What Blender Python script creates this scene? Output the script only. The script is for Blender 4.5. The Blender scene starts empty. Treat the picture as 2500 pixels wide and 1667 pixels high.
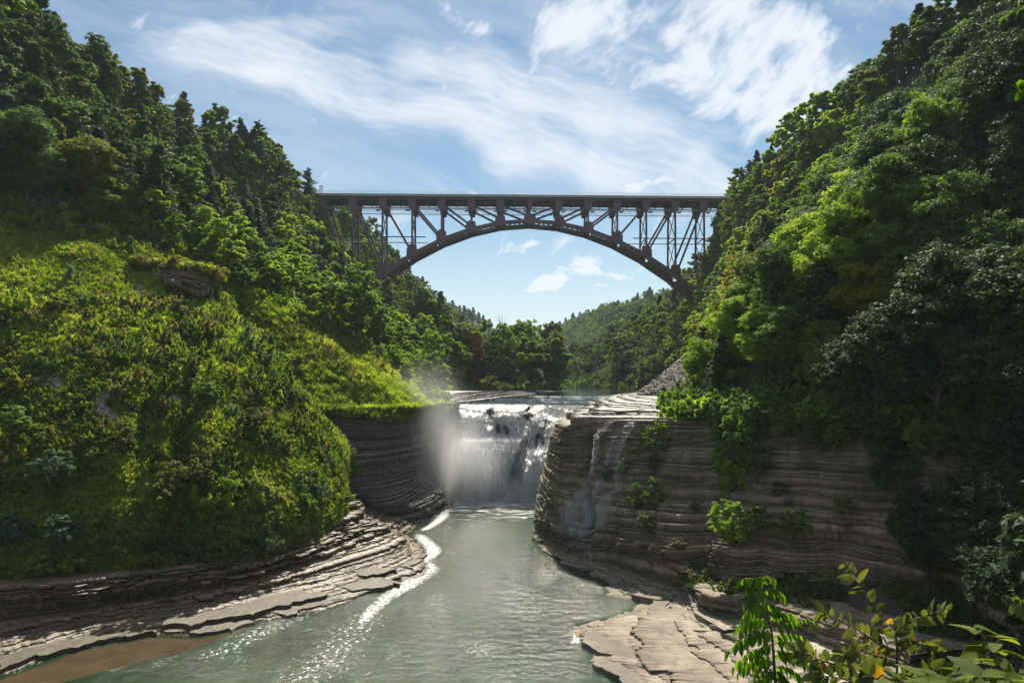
import bpy, math, random
import numpy as np
from mathutils import Vector, Matrix

R = math.radians
random.seed(7)
rng = np.random.default_rng(11)

# ------------------------------------------------------------------ camera, sky, sun, exposure
scn = bpy.context.scene
COL = scn.collection
EYE = 27.0                                   # camera height over the lower pool (m)
FPX, HZ, CX = 1666.7, 916.0, 1250.0          # photograph: focal length, horizon row, centre column (px of 2500)

cam_d = bpy.data.cameras.new('camera')
cam_d.lens = 24.0; cam_d.sensor_width = 36.0
cam_d.shift_y = (HZ - 833.5) / 2500.0
cam_d.clip_start = 0.1; cam_d.clip_end = 6000
cam = bpy.data.objects.new('camera', cam_d); COL.objects.link(cam)
cam.location = (0, 0, EYE); cam.rotation_euler = (R(90), 0, 0)
scn.camera = cam

SUN_AZ, SUN_EL = 4.0, 52.0                 # degrees right of the view axis (+Y), elevation
sun_dir = Vector((math.sin(R(SUN_AZ)) * math.cos(R(SUN_EL)), math.cos(R(SUN_AZ)) * math.cos(R(SUN_EL)), math.sin(R(SUN_EL))))
sl = bpy.data.lights.new('sun', 'SUN'); sl.energy = 4.7; sl.angle = R(0.53); sl.color = (1.0, 0.93, 0.80)
sun = bpy.data.objects.new('sun', sl); COL.objects.link(sun)
sun.rotation_euler = sun_dir.to_track_quat('Z', 'Y').to_euler()
sun.location = (-20, 40, 160)

scn.view_settings.view_transform = 'Standard'; scn.view_settings.look = 'None'
scn.view_settings.exposure = 1.12; scn.view_settings.gamma = 1.0
scn.view_settings.use_curve_mapping = False
scn.render.engine = 'CYCLES'
cy = scn.cycles
cy.max_bounces = 7; cy.diffuse_bounces = 3; cy.glossy_bounces = 3; cy.transmission_bounces = 4
cy.transparent_max_bounces = 24; cy.volume_bounces = 1
cy.sample_clamp_indirect = 6.0; cy.sample_clamp_direct = 0
cy.use_adaptive_sampling = True; cy.adaptive_threshold = 0.02
cy.use_denoising = True
cy.volume_step_rate = 2.0; cy.volume_max_steps = 96


def NT(tree):
    """tiny helper: n(type, inputs..., **attrs) makes a node; links given sockets"""
    def n(typ, *ins, **kw):
        nd = tree.nodes.new(typ)
        for k, v in kw.items():
            if k.startswith('i_'):
                nd.inputs[k[2:].replace('_', ' ')].default_value = v
            else:
                setattr(nd, k, v)
        for i, s in enumerate(ins):
            if s is None: continue
            if isinstance(s, bpy.types.NodeSocket): tree.links.new(s, nd.inputs[i])
            elif isinstance(s, bpy.types.Node): tree.links.new(s.outputs[0], nd.inputs[i])
            else: nd.inputs[i].default_value = s
        return nd
    return n


def m2(n, op, a, b=None, c=None, clamp=False):
    return n('ShaderNodeMath', a, b, c, operation=op, use_clamp=clamp).outputs[0]


def mixc(tree, n, fac, a, b, blend='MIX'):
    nd = tree.nodes.new('ShaderNodeMix'); nd.data_type = 'RGBA'; nd.blend_type = blend
    for s, v in ((0, fac), (6, a), (7, b)):
        if isinstance(v, bpy.types.NodeSocket): tree.links.new(v, nd.inputs[s])
        elif isinstance(v, bpy.types.Node): tree.links.new(v.outputs[0], nd.inputs[s])
        elif s == 0: nd.inputs[0].default_value = v
        else: nd.inputs[s].default_value = (*v, 1) if len(v) == 3 else v
    return nd.outputs[2]


def ramp(n, fac, stops):
    nd = n('ShaderNodeValToRGB', fac)
    el = nd.color_ramp.elements
    while len(el) < len(stops): el.new(0.5)
    for e, (p, c) in zip(el, stops):
        e.position = p; e.color = (*c, 1) if len(c) == 3 else c
    return nd.outputs[0]


world = bpy.data.worlds.new('World'); scn.world = world; world.use_nodes = True
wt = world.node_tree; wt.nodes.clear(); n = NT(wt)
skyn = n('ShaderNodeTexSky', sky_type='NISHITA', sun_disc=False, sun_elevation=R(SUN_EL),
         sun_rotation=R(SUN_AZ), altitude=300, air_density=1.1, dust_density=0.35, ozone_density=1.6)
SKY_STR = 0.05
tc = n('ShaderNodeTexCoord').outputs['Generated']
sep = n('ShaderNodeSeparateXYZ', tc)
dx, dy, dz = sep.outputs
yc = m2(n, 'MAXIMUM', dy, 0.12)
gu = m2(n, 'DIVIDE', dx, yc); gv = m2(n, 'DIVIDE', dz, yc)
uv = n('ShaderNodeCombineXYZ', gu, gv, 0.0).outputs[0]
# streaky coordinates (cirrus combed from upper left to lower right)
rot = n('ShaderNodeVectorRotate', rotation_type='Z_AXIS', i_Angle=R(16)); wt.links.new(uv, rot.inputs['Vector'])
warp = n('ShaderNodeTexNoise', uv, i_Scale=3.0, i_Detail=3.0)
wv = n('ShaderNodeVectorMath', warp.outputs[1], (0.5, 0.5, 0.5), operation='SUBTRACT')
wv2 = n('ShaderNodeVectorMath', wv, None, operation='SCALE'); wv2.inputs['Scale'].default_value = 0.16
rotw = n('ShaderNodeVectorMath', rot, wv2, operation='ADD')
st = n('ShaderNodeVectorMath', rotw, (1.0, 3.6, 1.0), operation='MULTIPLY')
cirrus = n('ShaderNodeTexNoise', st, i_Scale=3.4, i_Detail=9.0, i_Roughness=0.60).outputs[0]
uvw = n('ShaderNodeVectorMath', uv, wv2, operation='ADD')
rotm = n('ShaderNodeVectorRotate', rotation_type='Z_AXIS', i_Angle=R(-50)); wt.links.new(uvw.outputs[0], rotm.inputs['Vector'])
stm = n('ShaderNodeVectorMath', rotm, (1.0, 1.9, 1.0), operation='MULTIPLY')
mott = n('ShaderNodeTexNoise', stm, i_Scale=11.0, i_Detail=8.0, i_Roughness=0.62).outputs[0]
puff = n('ShaderNodeTexNoise', n('ShaderNodeVectorMath', uvw, (1.0, 1.8, 1.0), operation='MULTIPLY'), i_Scale=22.0, i_Detail=7.0, i_Roughness=0.6).outputs[0]


def blob(px, py, rx, ry, ang=0.0, src=None):
    """soft ellipse in the sky around the direction of (px, py)"""
    c = ((px - CX) / FPX, (HZ - py) / FPX, 0)
    a = n('ShaderNodeVectorMath', uvw, c, operation='SUBTRACT')
    r_ = n('ShaderNodeVectorRotate', rotation_type='Z_AXIS', i_Angle=R(ang)); wt.links.new(a.outputs[0], r_.inputs['Vector'])
    s = n('ShaderNodeVectorMath', r_, (FPX / rx, FPX / ry, 1), operation='MULTIPLY')
    l = n('ShaderNodeVectorMath', s, operation='LENGTH').outputs['Value']
    return m2(n, 'EXPONENT', m2(n, 'MULTIPLY', m2(n, 'MULTIPLY', l, l), -1.0))


def addall(ls):
    o = ls[0]
    for x in ls[1:]: o = m2(n, 'ADD', o, x)
    return o


def cover(mask, noise, gain, cut, soft):
    # noise lifted by mask, then soft threshold
    v = m2(n, 'ADD', noise, m2(n, 'MULTIPLY', mask, gain))
    return n('ShaderNodeMapRange', v, cut, cut + soft, 0.0, 1.0, interpolation_type='SMOOTHSTEP').outputs[0]


mc = addall([blob(900, 245, 480, 72, 12), blob(1330, 350, 400, 85, 19), blob(1640, 420, 230, 80, 22), blob(620, 175, 260, 50, 6),
             blob(640, 90, 170, 50, -12), blob(1330, 230, 420, 170, 10)])
fine_c = n('ShaderNodeTexNoise', st, i_Scale=13.0, i_Detail=6.0, i_Roughness=0.65).outputs[0]
cir2 = m2(n, 'ADD', m2(n, 'MULTIPLY', cirrus, 0.72), m2(n, 'MULTIPLY', fine_c, 0.28))
c1 = cover(m2(n, 'MINIMUM', mc, 1.0), cir2, 0.27, 0.50, 0.42)
mm = addall([blob(1430, 85, 120, 85, 35), blob(1700, 90, 190, 130, 20), blob(1930, 150, 190, 130, 40), blob(1860, 280, 150, 90, 20),
             blob(1120, 25, 75, 35, 20), blob(1630, 190, 45, 30)])
c2 = cover(m2(n, 'MINIMUM', mm, 1.0), mott, 0.24, 0.50, 0.32)
mp = addall([blob(1350, 672, 90, 36, -22), blob(1430, 640, 40, 26, 0), blob(1520, 655, 60, 20, -10), blob(1470, 690, 40, 18, 0),
             blob(1215, 595, 45, 22, 10), blob(1300, 690, 60, 16, -5), blob(1165, 463, 70, 12, 0), blob(1600, 455, 110, 26, 0), blob(1290, 590, 30, 10, 0)])
c3 = cover(mp, puff, 0.24, 0.60, 0.22)
# everywhere else: the same kinds of cloud, on a high flat layer
zz = m2(n, 'ADD', m2(n, 'MAXIMUM', dz, 0.0), 0.12)
hv = n('ShaderNodeCombineXYZ', m2(n, 'DIVIDE', dx, zz), m2(n, 'DIVIDE', dy, zz), 3.0).outputs[0]
gen = n('ShaderNodeTexNoise', hv, i_Scale=0.8, i_Detail=8.0, i_Roughness=0.6).outputs[0]
cg = n('ShaderNodeMapRange', gen, 0.38, 0.64, 0.0, 0.9, interpolation_type='SMOOTHSTEP').outputs[0]
front = n('ShaderNodeMapRange', dy, 0.25, 0.6, 0.0, 1.0, interpolation_type='SMOOTHSTEP').outputs[0]
cs = m2(n, 'MAXIMUM', m2(n, 'MAXIMUM', c1, c2), c3)
cmix = m2(n, 'ADD', m2(n, 'MULTIPLY', cs, front), m2(n, 'MULTIPLY', cg, m2(n, 'SUBTRACT', 1.0, front)), clamp=True)
veil = n('ShaderNodeMapRange', cirrus, 0.36, 0.74, 0.0, 0.42).outputs[0]
low = n('ShaderNodeMapRange', dz, 0.0, 0.28, 0.62, 0.0, interpolation_type='SMOOTHSTEP').outputs[0]
cmix = m2(n, 'MAXIMUM', m2(n, 'MAXIMUM', m2(n, 'MULTIPLY', cmix, 0.93), veil), low)
bg_s = n('ShaderNodeBackground', mixc(wt, n, 1.0, skyn, (0.72, 0.88, 0.88), 'MULTIPLY'), SKY_STR)
bg_c = n('ShaderNodeBackground', (0.76, 0.80, 0.86, 1), 0.54)
mixs = n('ShaderNodeMixShader', cmix, bg_s, bg_c)
n('ShaderNodeOutputWorld', mixs)


# ------------------------------------------------------------------ small maths helpers
def at(px, py, Y):
    return ((px - CX) * Y / FPX, Y, EYE - (py - HZ) * Y / FPX)


def proj(x, y, z):
    return CX + FPX * x / y, HZ - FPX * (z - EYE) / y


def ip(t, pts):
    a = np.array(pts, float)
    return np.interp(t, a[:, 0], a[:, 1])


def _h(ix, iy, iz):
    v = (ix * 374761393 + iy * 668265263 + iz * 2147483647 + 1274126177) & 0xFFFFFFFF
    v = ((v ^ (v >> 13)) * 1274126177) & 0xFFFFFFFF
    v = ((v ^ (v >> 16)) * 2246822519) & 0xFFFFFFFF
    return ((v ^ (v >> 15)) & 0xFFFFFF) / float(0xFFFFFF)


def vn(x, y=0.0, z=0.0):
    """vectorised value noise, 0..1"""
    x, y, z = np.broadcast_arrays(np.asarray(x, float), np.asarray(y, float), np.asarray(z, float))
    xi, yi, zi = np.floor(x).astype(np.int64), np.floor(y).astype(np.int64), np.floor(z).astype(np.int64)
    fx, fy, fz = x - xi, y - yi, z - zi
    fx, fy, fz = [f * f * (3 - 2 * f) for f in (fx, fy, fz)]
    o = 0
    for a in (0, 1):
        for b in (0, 1):
            for c in (0, 1):
                w = (fx if a else 1 - fx) * (fy if b else 1 - fy) * (fz if c else 1 - fz)
                o = o + w * _h(xi + a, yi + b, zi + c)
    return o


def fbm(x, y=0.0, z=0.0, o=4):
    s, a, t = 0.0, 1.0, 0.0
    for i in range(o):
        s = s + a * vn(np.asarray(x) * 2 ** i + 17 * i, np.asarray(y) * 2 ** i + 5 * i, np.asarray(z) * 2 ** i)
        t += a; a *= 0.5
    return s / t


def smooth_curve(P, m):
    """Catmull-Rom through control points P (k,d) -> m samples"""
    P = np.asarray(P, float); k = len(P)
    Q = np.vstack([2 * P[0] - P[1], P, 2 * P[-1] - P[-2]])
    t = np.linspace(0, k - 1 - 1e-9, m); i = t.astype(int); f = (t - i)[:, None]
    p0, p1, p2, p3 = Q[i], Q[i + 1], Q[i + 2], Q[i + 3]
    return 0.5 * (2 * p1 + (p2 - p0) * f + (2 * p0 - 5 * p1 + 4 * p2 - p3) * f ** 2 + (3 * p1 - p0 - 3 * p2 + p3) * f ** 3)


# ------------------------------------------------------------------ object helpers
def mesh_np(name, V, Fq, mats=(), smooth=False, attrs=None):
    V = np.asarray(V, np.float32).reshape(-1, 3); Fq = np.asarray(Fq, np.int32)
    k = Fq.shape[1]
    me = bpy.data.meshes.new(name)
    me.vertices.add(len(V)); me.vertices.foreach_set('co', V.ravel())
    me.loops.add(Fq.size); me.loops.foreach_set('vertex_index', Fq.ravel())
    me.polygons.add(len(Fq)); me.polygons.foreach_set('loop_start', np.arange(0, Fq.size, k, dtype=np.int32))
    me.polygons.foreach_set('loop_total', np.full(len(Fq), k, np.int32))
    for m in mats: me.materials.append(m)
    if smooth: me.polygons.foreach_set('use_smooth', np.ones(len(Fq), bool))
    for an, (dom, arr) in (attrs or {}).items():
        a = me.attributes.new(an, 'FLOAT', dom); a.data.foreach_set('value', np.asarray(arr, np.float32).ravel())
    me.update(calc_edges=True)
    return me


def link(name, data, parent=None, loc=None):
    o = bpy.data.objects.new(name, data); COL.objects.link(o)
    if parent is not None: o.parent = parent
    if loc is not None: o.location = loc
    return o


def tag(o, label=None, cat=None, group=None, kind=None):
    if label: o['label'] = label
    if cat: o['category'] = cat
    if group: o['group'] = group
    if kind: o['kind'] = kind
    return o


class MB:
    """mesh builder: boxes, beams, tubes, prisms collected into one mesh"""
    def __init__(s): s.v = []; s.f = []

    def add(s, vs, fs):
        b = len(s.v); s.v += [tuple(v) for v in vs]; s.f += [tuple(i + b for i in f) for f in fs]

    def box(s, c, d):
        x, y, z = c; a, b, e = d[0] / 2, d[1] / 2, d[2] / 2
        vs = [(x + i * a, y + j * b, z + k * e) for i in (-1, 1) for j in (-1, 1) for k in (-1, 1)]
        s.add(vs, [(0, 1, 3, 2), (4, 6, 7, 5), (0, 4, 5, 1), (2, 3, 7, 6), (0, 2, 6, 4), (1, 5, 7, 3)])

    def beam(s, p, q, w, h, side=(0, 1, 0)):
        """box from p to q; w along 'side', h perpendicular to both"""
        p, q, sd = Vector(p), Vector(q), Vector(side).normalized()
        d = (q - p).normalized(); up = d.cross(sd)
        if up.length < 1e-4: sd = Vector((1, 0, 0)); up = d.cross(sd)
        up.normalize(); sd = up.cross(d)
        vs = [e + sd * (i * w / 2) + up * (j * h / 2) for e in (p, q) for i, j in ((-1, -1), (1, -1), (1, 1), (-1, 1))]
        s.add(vs, [(0, 3, 2, 1), (4, 5, 6, 7), (0, 1, 5, 4), (1, 2, 6, 5), (2, 3, 7, 6), (3, 0, 4, 7)])

    def ibeam(s, p, q, w, h, side=(0, 1, 0), t=0.14):
        p, q, sd = Vector(p), Vector(q), Vector(side).normalized()
        d = (q - p).normalized(); up = d.cross(sd).normalized()
        s.beam(p, q, t, h - 2 * t, sd)
        for j in (-1, 1):
            o = up * (j * (h / 2 - t / 2)); s.beam(p + o, q + o, w, t, sd)

    def tube(s, pts, rad, k=8, cap=True):
        pts = [Vector(p) for p in pts]; b = len(s.v); m = len(pts)
        for i, p in enumerate(pts):
            d = (pts[min(i + 1, m - 1)] - pts[max(i - 1, 0)]).normalized()
            a = d.cross(Vector((0.13, 0.97, 0.21)));  a.normalize(); c = d.cross(a)
            r = rad[i] if isinstance(rad, (list, tuple)) else rad
            for j in range(k):
                t = 2 * math.pi * j / k; s.v.append(tuple(p + a * (r * math.cos(t)) + c * (r * math.sin(t))))
        for i in range(m - 1):
            for j in range(k):
                s.f.append((b + i * k + j, b + i * k + (j + 1) % k, b + (i + 1) * k + (j + 1) % k, b + (i + 1) * k + j))
        if cap:
            s.f.append(tuple(b + j for j in range(k))[::-1]); s.f.append(tuple(b + (m - 1) * k + j for j in range(k)))

    def prism(s, poly, off, thick):
        """poly: 3-D points of a face; extruded by thick along off (Vector)"""
        o = Vector(off) * thick; m = len(poly)
        vs = [Vector(p) for p in poly] + [Vector(p) + o for p in poly]
        fs = [tuple(range(m))[::-1], tuple(range(m, 2 * m))] + [(i, (i + 1) % m, m + (i + 1) % m, m + i) for i in range(m)]
        s.add(vs, fs)

    def mesh(s, name, mat):
        me = bpy.data.meshes.new(name); me.from_pydata(s.v, [], s.f); me.update()
        if mat: me.materials.append(mat)
        return me

    def build(s, name, mat, parent=None): return link(name, s.mesh(name, mat), parent)


# ------------------------------------------------------------------ materials
def newmat(name):
    m = bpy.data.materials.new(name); m.use_nodes = True
    m.node_tree.nodes.clear(); return m, m.node_tree, NT(m.node_tree)


def rock_mat(name, lo, hi, wet=0.0, moss=0.0, rough=0.75, zs=3.5, bump=0.7):
    m, t, n = newmat(name)
    pos = n('ShaderNodeNewGeometry').outputs['Position']
    st = n('ShaderNodeVectorMath', pos, (0.35, 0.35, zs), operation='MULTIPLY')
    bands = n('ShaderNodeTexNoise', st, i_Scale=1.0, i_Detail=7.0, i_Roughness=0.65).outputs[0]
    big = n('ShaderNodeTexNoise', pos, i_Scale=0.22, i_Detail=5.0, i_Roughness=0.6).outputs[0]
    fine = n('ShaderNodeTexNoise', pos, i_Scale=5.0, i_Detail=8.0, i_Roughness=0.7).outputs[0]
    tone = n('ShaderNodeAttribute', attribute_name='tone').outputs['Fac']
    v = m2(n, 'ADD', m2(n, 'MULTIPLY', bands, 0.5), m2(n, 'MULTIPLY', fine, 0.35))
    v = m2(n, 'ADD', v, m2(n, 'MULTIPLY', tone, 0.35))
    v = m2(n, 'SUBTRACT', v, 0.12)
    mid = tuple((a + b) / 2 * (1.06, 0.98, 0.9)[i] for i, (a, b) in enumerate(zip(lo, hi)))
    c = ramp(n, v, [(0.22, lo), (0.47, mid), (0.78, hi)])
    stain = n('ShaderNodeMapRange', big, 0.42, 0.66, 0.0, 0.55).outputs[0]
    c = mixc(t, n, stain, c, (lo[0] * 1.2, lo[1] * 1.06, lo[2] * 0.88))
    if moss > 0:
        mn = n('ShaderNodeTexNoise', pos, i_Scale=0.8, i_Detail=6.0, i_Roughness=0.7).outputs[0]
        nz = n('ShaderNodeSeparateXYZ', n('ShaderNodeNewGeometry').outputs['True Normal']).outputs[2]
        k = m2(n, 'ADD', mn, m2(n, 'MULTIPLY', nz, 0.10))
        k = n('ShaderNodeMapRange', k, 0.62 - 0.16 * moss, 0.78 - 0.16 * moss, 0.0, 0.85).outputs[0]
        c = mixc(t, n, k, c, (0.085, 0.095, 0.018))
    vs_ = n('ShaderNodeTexNoise', n('ShaderNodeVectorMath', pos, (1.1, 1.1, 0.10), operation='MULTIPLY'), i_Scale=1.0, i_Detail=5.0, i_Roughness=0.65).outputs[0]
    c = mixc(t, n, n('ShaderNodeMapRange', vs_, 0.45, 0.68, 0.0, 0.6).outputs[0], c, (lo[0] * .8, lo[1] * .8, lo[2] * .8))
    vo = n('ShaderNodeTexVoronoi', n('ShaderNodeVectorMath', pos, (1, 1, 3.0), operation='MULTIPLY'), feature='DISTANCE_TO_EDGE', i_Scale=0.8).outputs['Distance']
    crack = n('ShaderNodeMapRange', vo, 0.0, 0.03, 0.0, 1.0).outputs[0]
    hgt = m2(n, 'ADD', m2(n, 'MULTIPLY', fine, 0.5), m2(n, 'ADD', m2(n, 'MULTIPLY', bands, 0.8), m2(n, 'MULTIPLY', crack, 0.12)))
    b = n('ShaderNodeBump', i_Strength=bump, i_Distance=0.22); t.links.new(hgt, b.inputs['Height'])
    rg = n('ShaderNodeMapRange', fine, 0.35, 0.65, rough, max(0.18, rough - 0.5 * wet)).outputs[0]
    p = n('ShaderNodeBsdfPrincipled'); t.links.new(c, p.inputs['Base Color']); t.links.new(rg, p.inputs['Roughness'])
    t.links.new(b.outputs[0], p.inputs['Normal']); p.inputs['Specular IOR Level'].default_value = 0.35 + 0.25 * wet
    n('ShaderNodeOutputMaterial', p); return m


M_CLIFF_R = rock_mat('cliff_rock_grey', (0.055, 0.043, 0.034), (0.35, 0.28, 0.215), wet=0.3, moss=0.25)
M_CLIFF_MOSS = rock_mat('cliff_rock_mossy', (0.05, 0.042, 0.030), (0.32, 0.27, 0.18), wet=0.5, moss=0.9)
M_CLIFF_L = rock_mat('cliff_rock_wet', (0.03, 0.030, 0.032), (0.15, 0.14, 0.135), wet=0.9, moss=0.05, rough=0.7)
M_SHELF_L = rock_mat('shelf_rock_brown', (0.034, 0.024, 0.015), (0.215, 0.150, 0.090), wet=0.9, moss=0.1, rough=0.65)
M_SHELF_R = rock_mat('shelf_rock_pale', (0.10, 0.088, 0.072), (0.36, 0.315, 0.255), wet=0.1, moss=0.0, rough=0.85, bump=0.35)
M_PLAT = rock_mat('ledge_rock_wet', (0.035, 0.03, 0.022), (0.20, 0.175, 0.145), wet=0.9, moss=0.45, rough=0.7)
M_SCREE = rock_mat('scree_rock', (0.10, 0.095, 0.09), (0.34, 0.32, 0.30), moss=0.0, rough=0.9)
M_FALLROCK = rock_mat('falls_rock_dark', (0.012, 0.012, 0.013), (0.07, 0.065, 0.06), wet=1.0, rough=0.5)


def soil_mat(name, a, b, c):
    m, t, n = newmat(name)
    pos = n('ShaderNodeNewGeometry').outputs['Position']
    f = n('ShaderNodeTexNoise', pos, i_Scale=0.5, i_Detail=9.0, i_Roughness=0.7).outputs[0]
    g = n('ShaderNodeTexNoise', pos, i_Scale=6.0, i_Detail=6.0, i_Roughness=0.7).outputs[0]
    col = ramp(n, m2(n, 'ADD', m2(n, 'MULTIPLY', f, 0.6), m2(n, 'MULTIPLY', g, 0.4)), [(0.3, a), (0.5, b), (0.7, c)])
    bp = n('ShaderNodeBump', i_Strength=0.8, i_Distance=0.3); t.links.new(g, bp.inputs['Height'])
    p = n('ShaderNodeBsdfPrincipled', i_Roughness=0.95); t.links.new(col, p.inputs['Base Color']); t.links.new(bp.outputs[0], p.inputs['Normal'])
    n('ShaderNodeOutputMaterial', p); return m


M_FOREST_SOIL = soil_mat('forest_floor', (0.012, 0.014, 0.008), (0.03, 0.035, 0.015), (0.05, 0.05, 0.025))
M_GRASS_SOIL = soil_mat('weedy_soil', (0.04, 0.06, 0.014), (0.08, 0.11, 0.022), (0.13, 0.14, 0.04))
_t = M_GRASS_SOIL.node_tree; _n = NT(_t); _p = [x for x in _t.nodes if x.type == 'BSDF_PRINCIPLED'][0]; _src = _p.inputs['Base Color'].links[0].from_socket
_sh = ramp(_n, _n('ShaderNodeTexNoise', _n('ShaderNodeVectorMath', _n('ShaderNodeNewGeometry').outputs['Position'], (1, 1, 4), operation='MULTIPLY'), i_Scale=1.6, i_Detail=7.0, i_Roughness=.7).outputs[0], [(.35, (.09, .075, .06)), (.65, (.36, .32, .27))])
_t.links.new(mixc(_t, _n, _n('ShaderNodeAttribute', attribute_name='bare').outputs['Fac'], _src, _sh), _p.inputs['Base Color'])


def leaf_mat(name, cols, trans=0.45, world_var=0.0, gloss=0.35, scale=0.05, vein=False):
    """cols: dark, mid, light colour of the leaves"""
    gloss *= 0.28
    m, t, n = newmat(name)
    tint = n('ShaderNodeAttribute', attribute_name='tint').outputs['Fac']
    rnd = n('ShaderNodeObjectInfo').outputs['Random']
    v = m2(n, 'ADD', m2(n, 'MULTIPLY', tint, 0.55), m2(n, 'MULTIPLY', rnd, 0.45))
    if world_var > 0:
        pos = n('ShaderNodeNewGeometry').outputs['Position']
        wn = n('ShaderNodeTexNoise', pos, i_Scale=scale, i_Detail=4.0, i_Roughness=0.6).outputs[0]
        wn = n('ShaderNodeMapRange', wn, 0.33, 0.67, -0.5, 0.5).outputs[0]
        v = m2(n, 'ADD', v, m2(n, 'MULTIPLY', wn, world_var), clamp=True)
    c = ramp(n, v, [(0.1, cols[0]), (0.5, cols[1]), (0.92, cols[2])])
    if vein:
        uvn = n('ShaderNodeTexCoord').outputs['Object']
        wvn = n('ShaderNodeTexWave', uvn, wave_type='BANDS', bands_direction='X', i_Scale=60.0, i_Distortion=0.3).outputs[1]
        c = mixc(t, n, m2(n, 'MULTIPLY', wvn, 0.18), c, tuple(x * 1.5 for x in cols[2]))
    ct = mixc(t, n, 1.0, c, (1.9, 1.75, 0.6), 'MULTIPLY')
    d = n('ShaderNodeBsdfPrincipled', i_Roughness=0.6); t.links.new(c, d.inputs['Base Color'])
    d.inputs['Specular IOR Level'].default_value = gloss
    tr = n('ShaderNodeBsdfTranslucent', ct)
    n('ShaderNodeOutputMaterial', n('ShaderNodeMixShader', trans, d, tr)); return m


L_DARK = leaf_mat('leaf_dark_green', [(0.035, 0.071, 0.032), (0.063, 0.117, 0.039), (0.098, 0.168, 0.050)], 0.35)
L_MID = leaf_mat('leaf_mid_green', [(0.051, 0.099, 0.024), (0.089, 0.163, 0.034), (0.145, 0.239, 0.048)], 0.45)
L_BRIGHT = leaf_mat('leaf_bright_green', [(0.083, 0.155, 0.022), (0.163, 0.266, 0.034), (0.277, 0.377, 0.048)], 0.5)
L_OLIVE = leaf_mat('leaf_olive', [(0.062, 0.080, 0.018), (0.108, 0.130, 0.028), (0.170, 0.185, 0.042)], 0.45)
L_BLUE = leaf_mat('leaf_blue_green', [(0.041, 0.085, 0.055), (0.076, 0.133, 0.082), (0.137, 0.205, 0.123)], 0.35)
L_YELLOW = leaf_mat('leaf_yellow', [(0.095, 0.125, 0.014), (0.175, 0.200, 0.020), (0.270, 0.260, 0.030)], 0.5)
L_ORANGE = leaf_mat('leaf_orange', [(0.160, 0.060, 0.020), (0.280, 0.090, 0.022), (0.300, 0.150, 0.030)], 0.5)
L_NEEDLE = leaf_mat('needle_green', [(0.031, 0.062, 0.031), (0.055, 0.097, 0.042), (0.090, 0.146, 0.059)], 0.2)
L_HEM_SHADE = leaf_mat('needle_or_shaded_leaf', [(0.021, 0.042, 0.021), (0.039, 0.069, 0.030), (0.068, 0.105, 0.039)], 0.2)  # hemlock needles; also shade put into leafy trees at the right
L_WEED = leaf_mat('weed_leaf', [(0.053, 0.098, 0.024), (0.134, 0.211, 0.035), (0.289, 0.371, 0.068)], 0.48, world_var=1.1, scale=0.06)
L_WEED2 = leaf_mat('weed_leaf_olive', [(0.065, 0.073, 0.033), (0.134, 0.146, 0.053), (0.244, 0.253, 0.101)], 0.42, world_var=0.8, scale=0.06)
L_GRASS = leaf_mat('grass_blade', [(0.080, 0.143, 0.023), (0.172, 0.278, 0.034), (0.359, 0.404, 0.076)], 0.5, world_var=0.8, scale=0.07)
L_GOLD = leaf_mat('goldenrod', [(0.35, 0.22, 0.02), (0.5, 0.33, 0.02), (0.6, 0.42, 0.03)], 0.4)


def bark_mat(name, a, b):
    m, t, n = newmat(name)
    pos = n('ShaderNodeTexCoord').outputs['Object']
    f = n('ShaderNodeTexNoise', n('ShaderNodeVectorMath', pos, (6, 6, 1.2), operation='MULTIPLY'), i_Scale=2.0, i_Detail=6.0).outputs[0]
    p = n('ShaderNodeBsdfPrincipled', i_Roughness=0.9); t.links.new(ramp(n, f, [(0.35, a), (0.65, b)]), p.inputs['Base Color'])
    bp = n('ShaderNodeBump', i_Strength=0.7, i_Distance=0.05); t.links.new(f, bp.inputs['Height']); t.links.new(bp.outputs[0], p.inputs['Normal'])
    n('ShaderNodeOutputMaterial', p); return m


M_BARK = bark_mat('bark', (0.04, 0.032, 0.026), (0.13, 0.11, 0.09))
M_TWIG = bark_mat('twig_bark', (0.06, 0.035, 0.028), (0.16, 0.11, 0.09))


def steel_mat(name, col, rough=0.42):
    m, t, n = newmat(name)
    pos = n('ShaderNodeNewGeometry').outputs['Position']
    f = n('ShaderNodeTexNoise', pos, i_Scale=0.6, i_Detail=8.0, i_Roughness=0.7).outputs[0]
    c = ramp(n, f, [(0.35, tuple(x * 0.82 for x in col)), (0.65, tuple(min(1, x * 1.15) for x in col))])
    p = n('ShaderNodeBsdfPrincipled'); t.links.new(c, p.inputs['Base Color'])
    t.links.new(n('ShaderNodeMapRange', f, 0.3, 0.7, rough - 0.08, rough + 0.15).outputs[0], p.inputs['Roughness'])
    n('ShaderNodeOutputMaterial', p); return m


M_STEEL = steel_mat('bridge_paint_maroon', (0.095, 0.040, 0.053))
M_STEELD = steel_mat('bridge_steel_dark', (0.065, 0.05, 0.055))
M_CONC = steel_mat('concrete_deck', (0.30, 0.31, 0.31), 0.85)
M_GALV = steel_mat('galvanised_rail', (0.30, 0.34, 0.36), 0.5)


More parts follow.
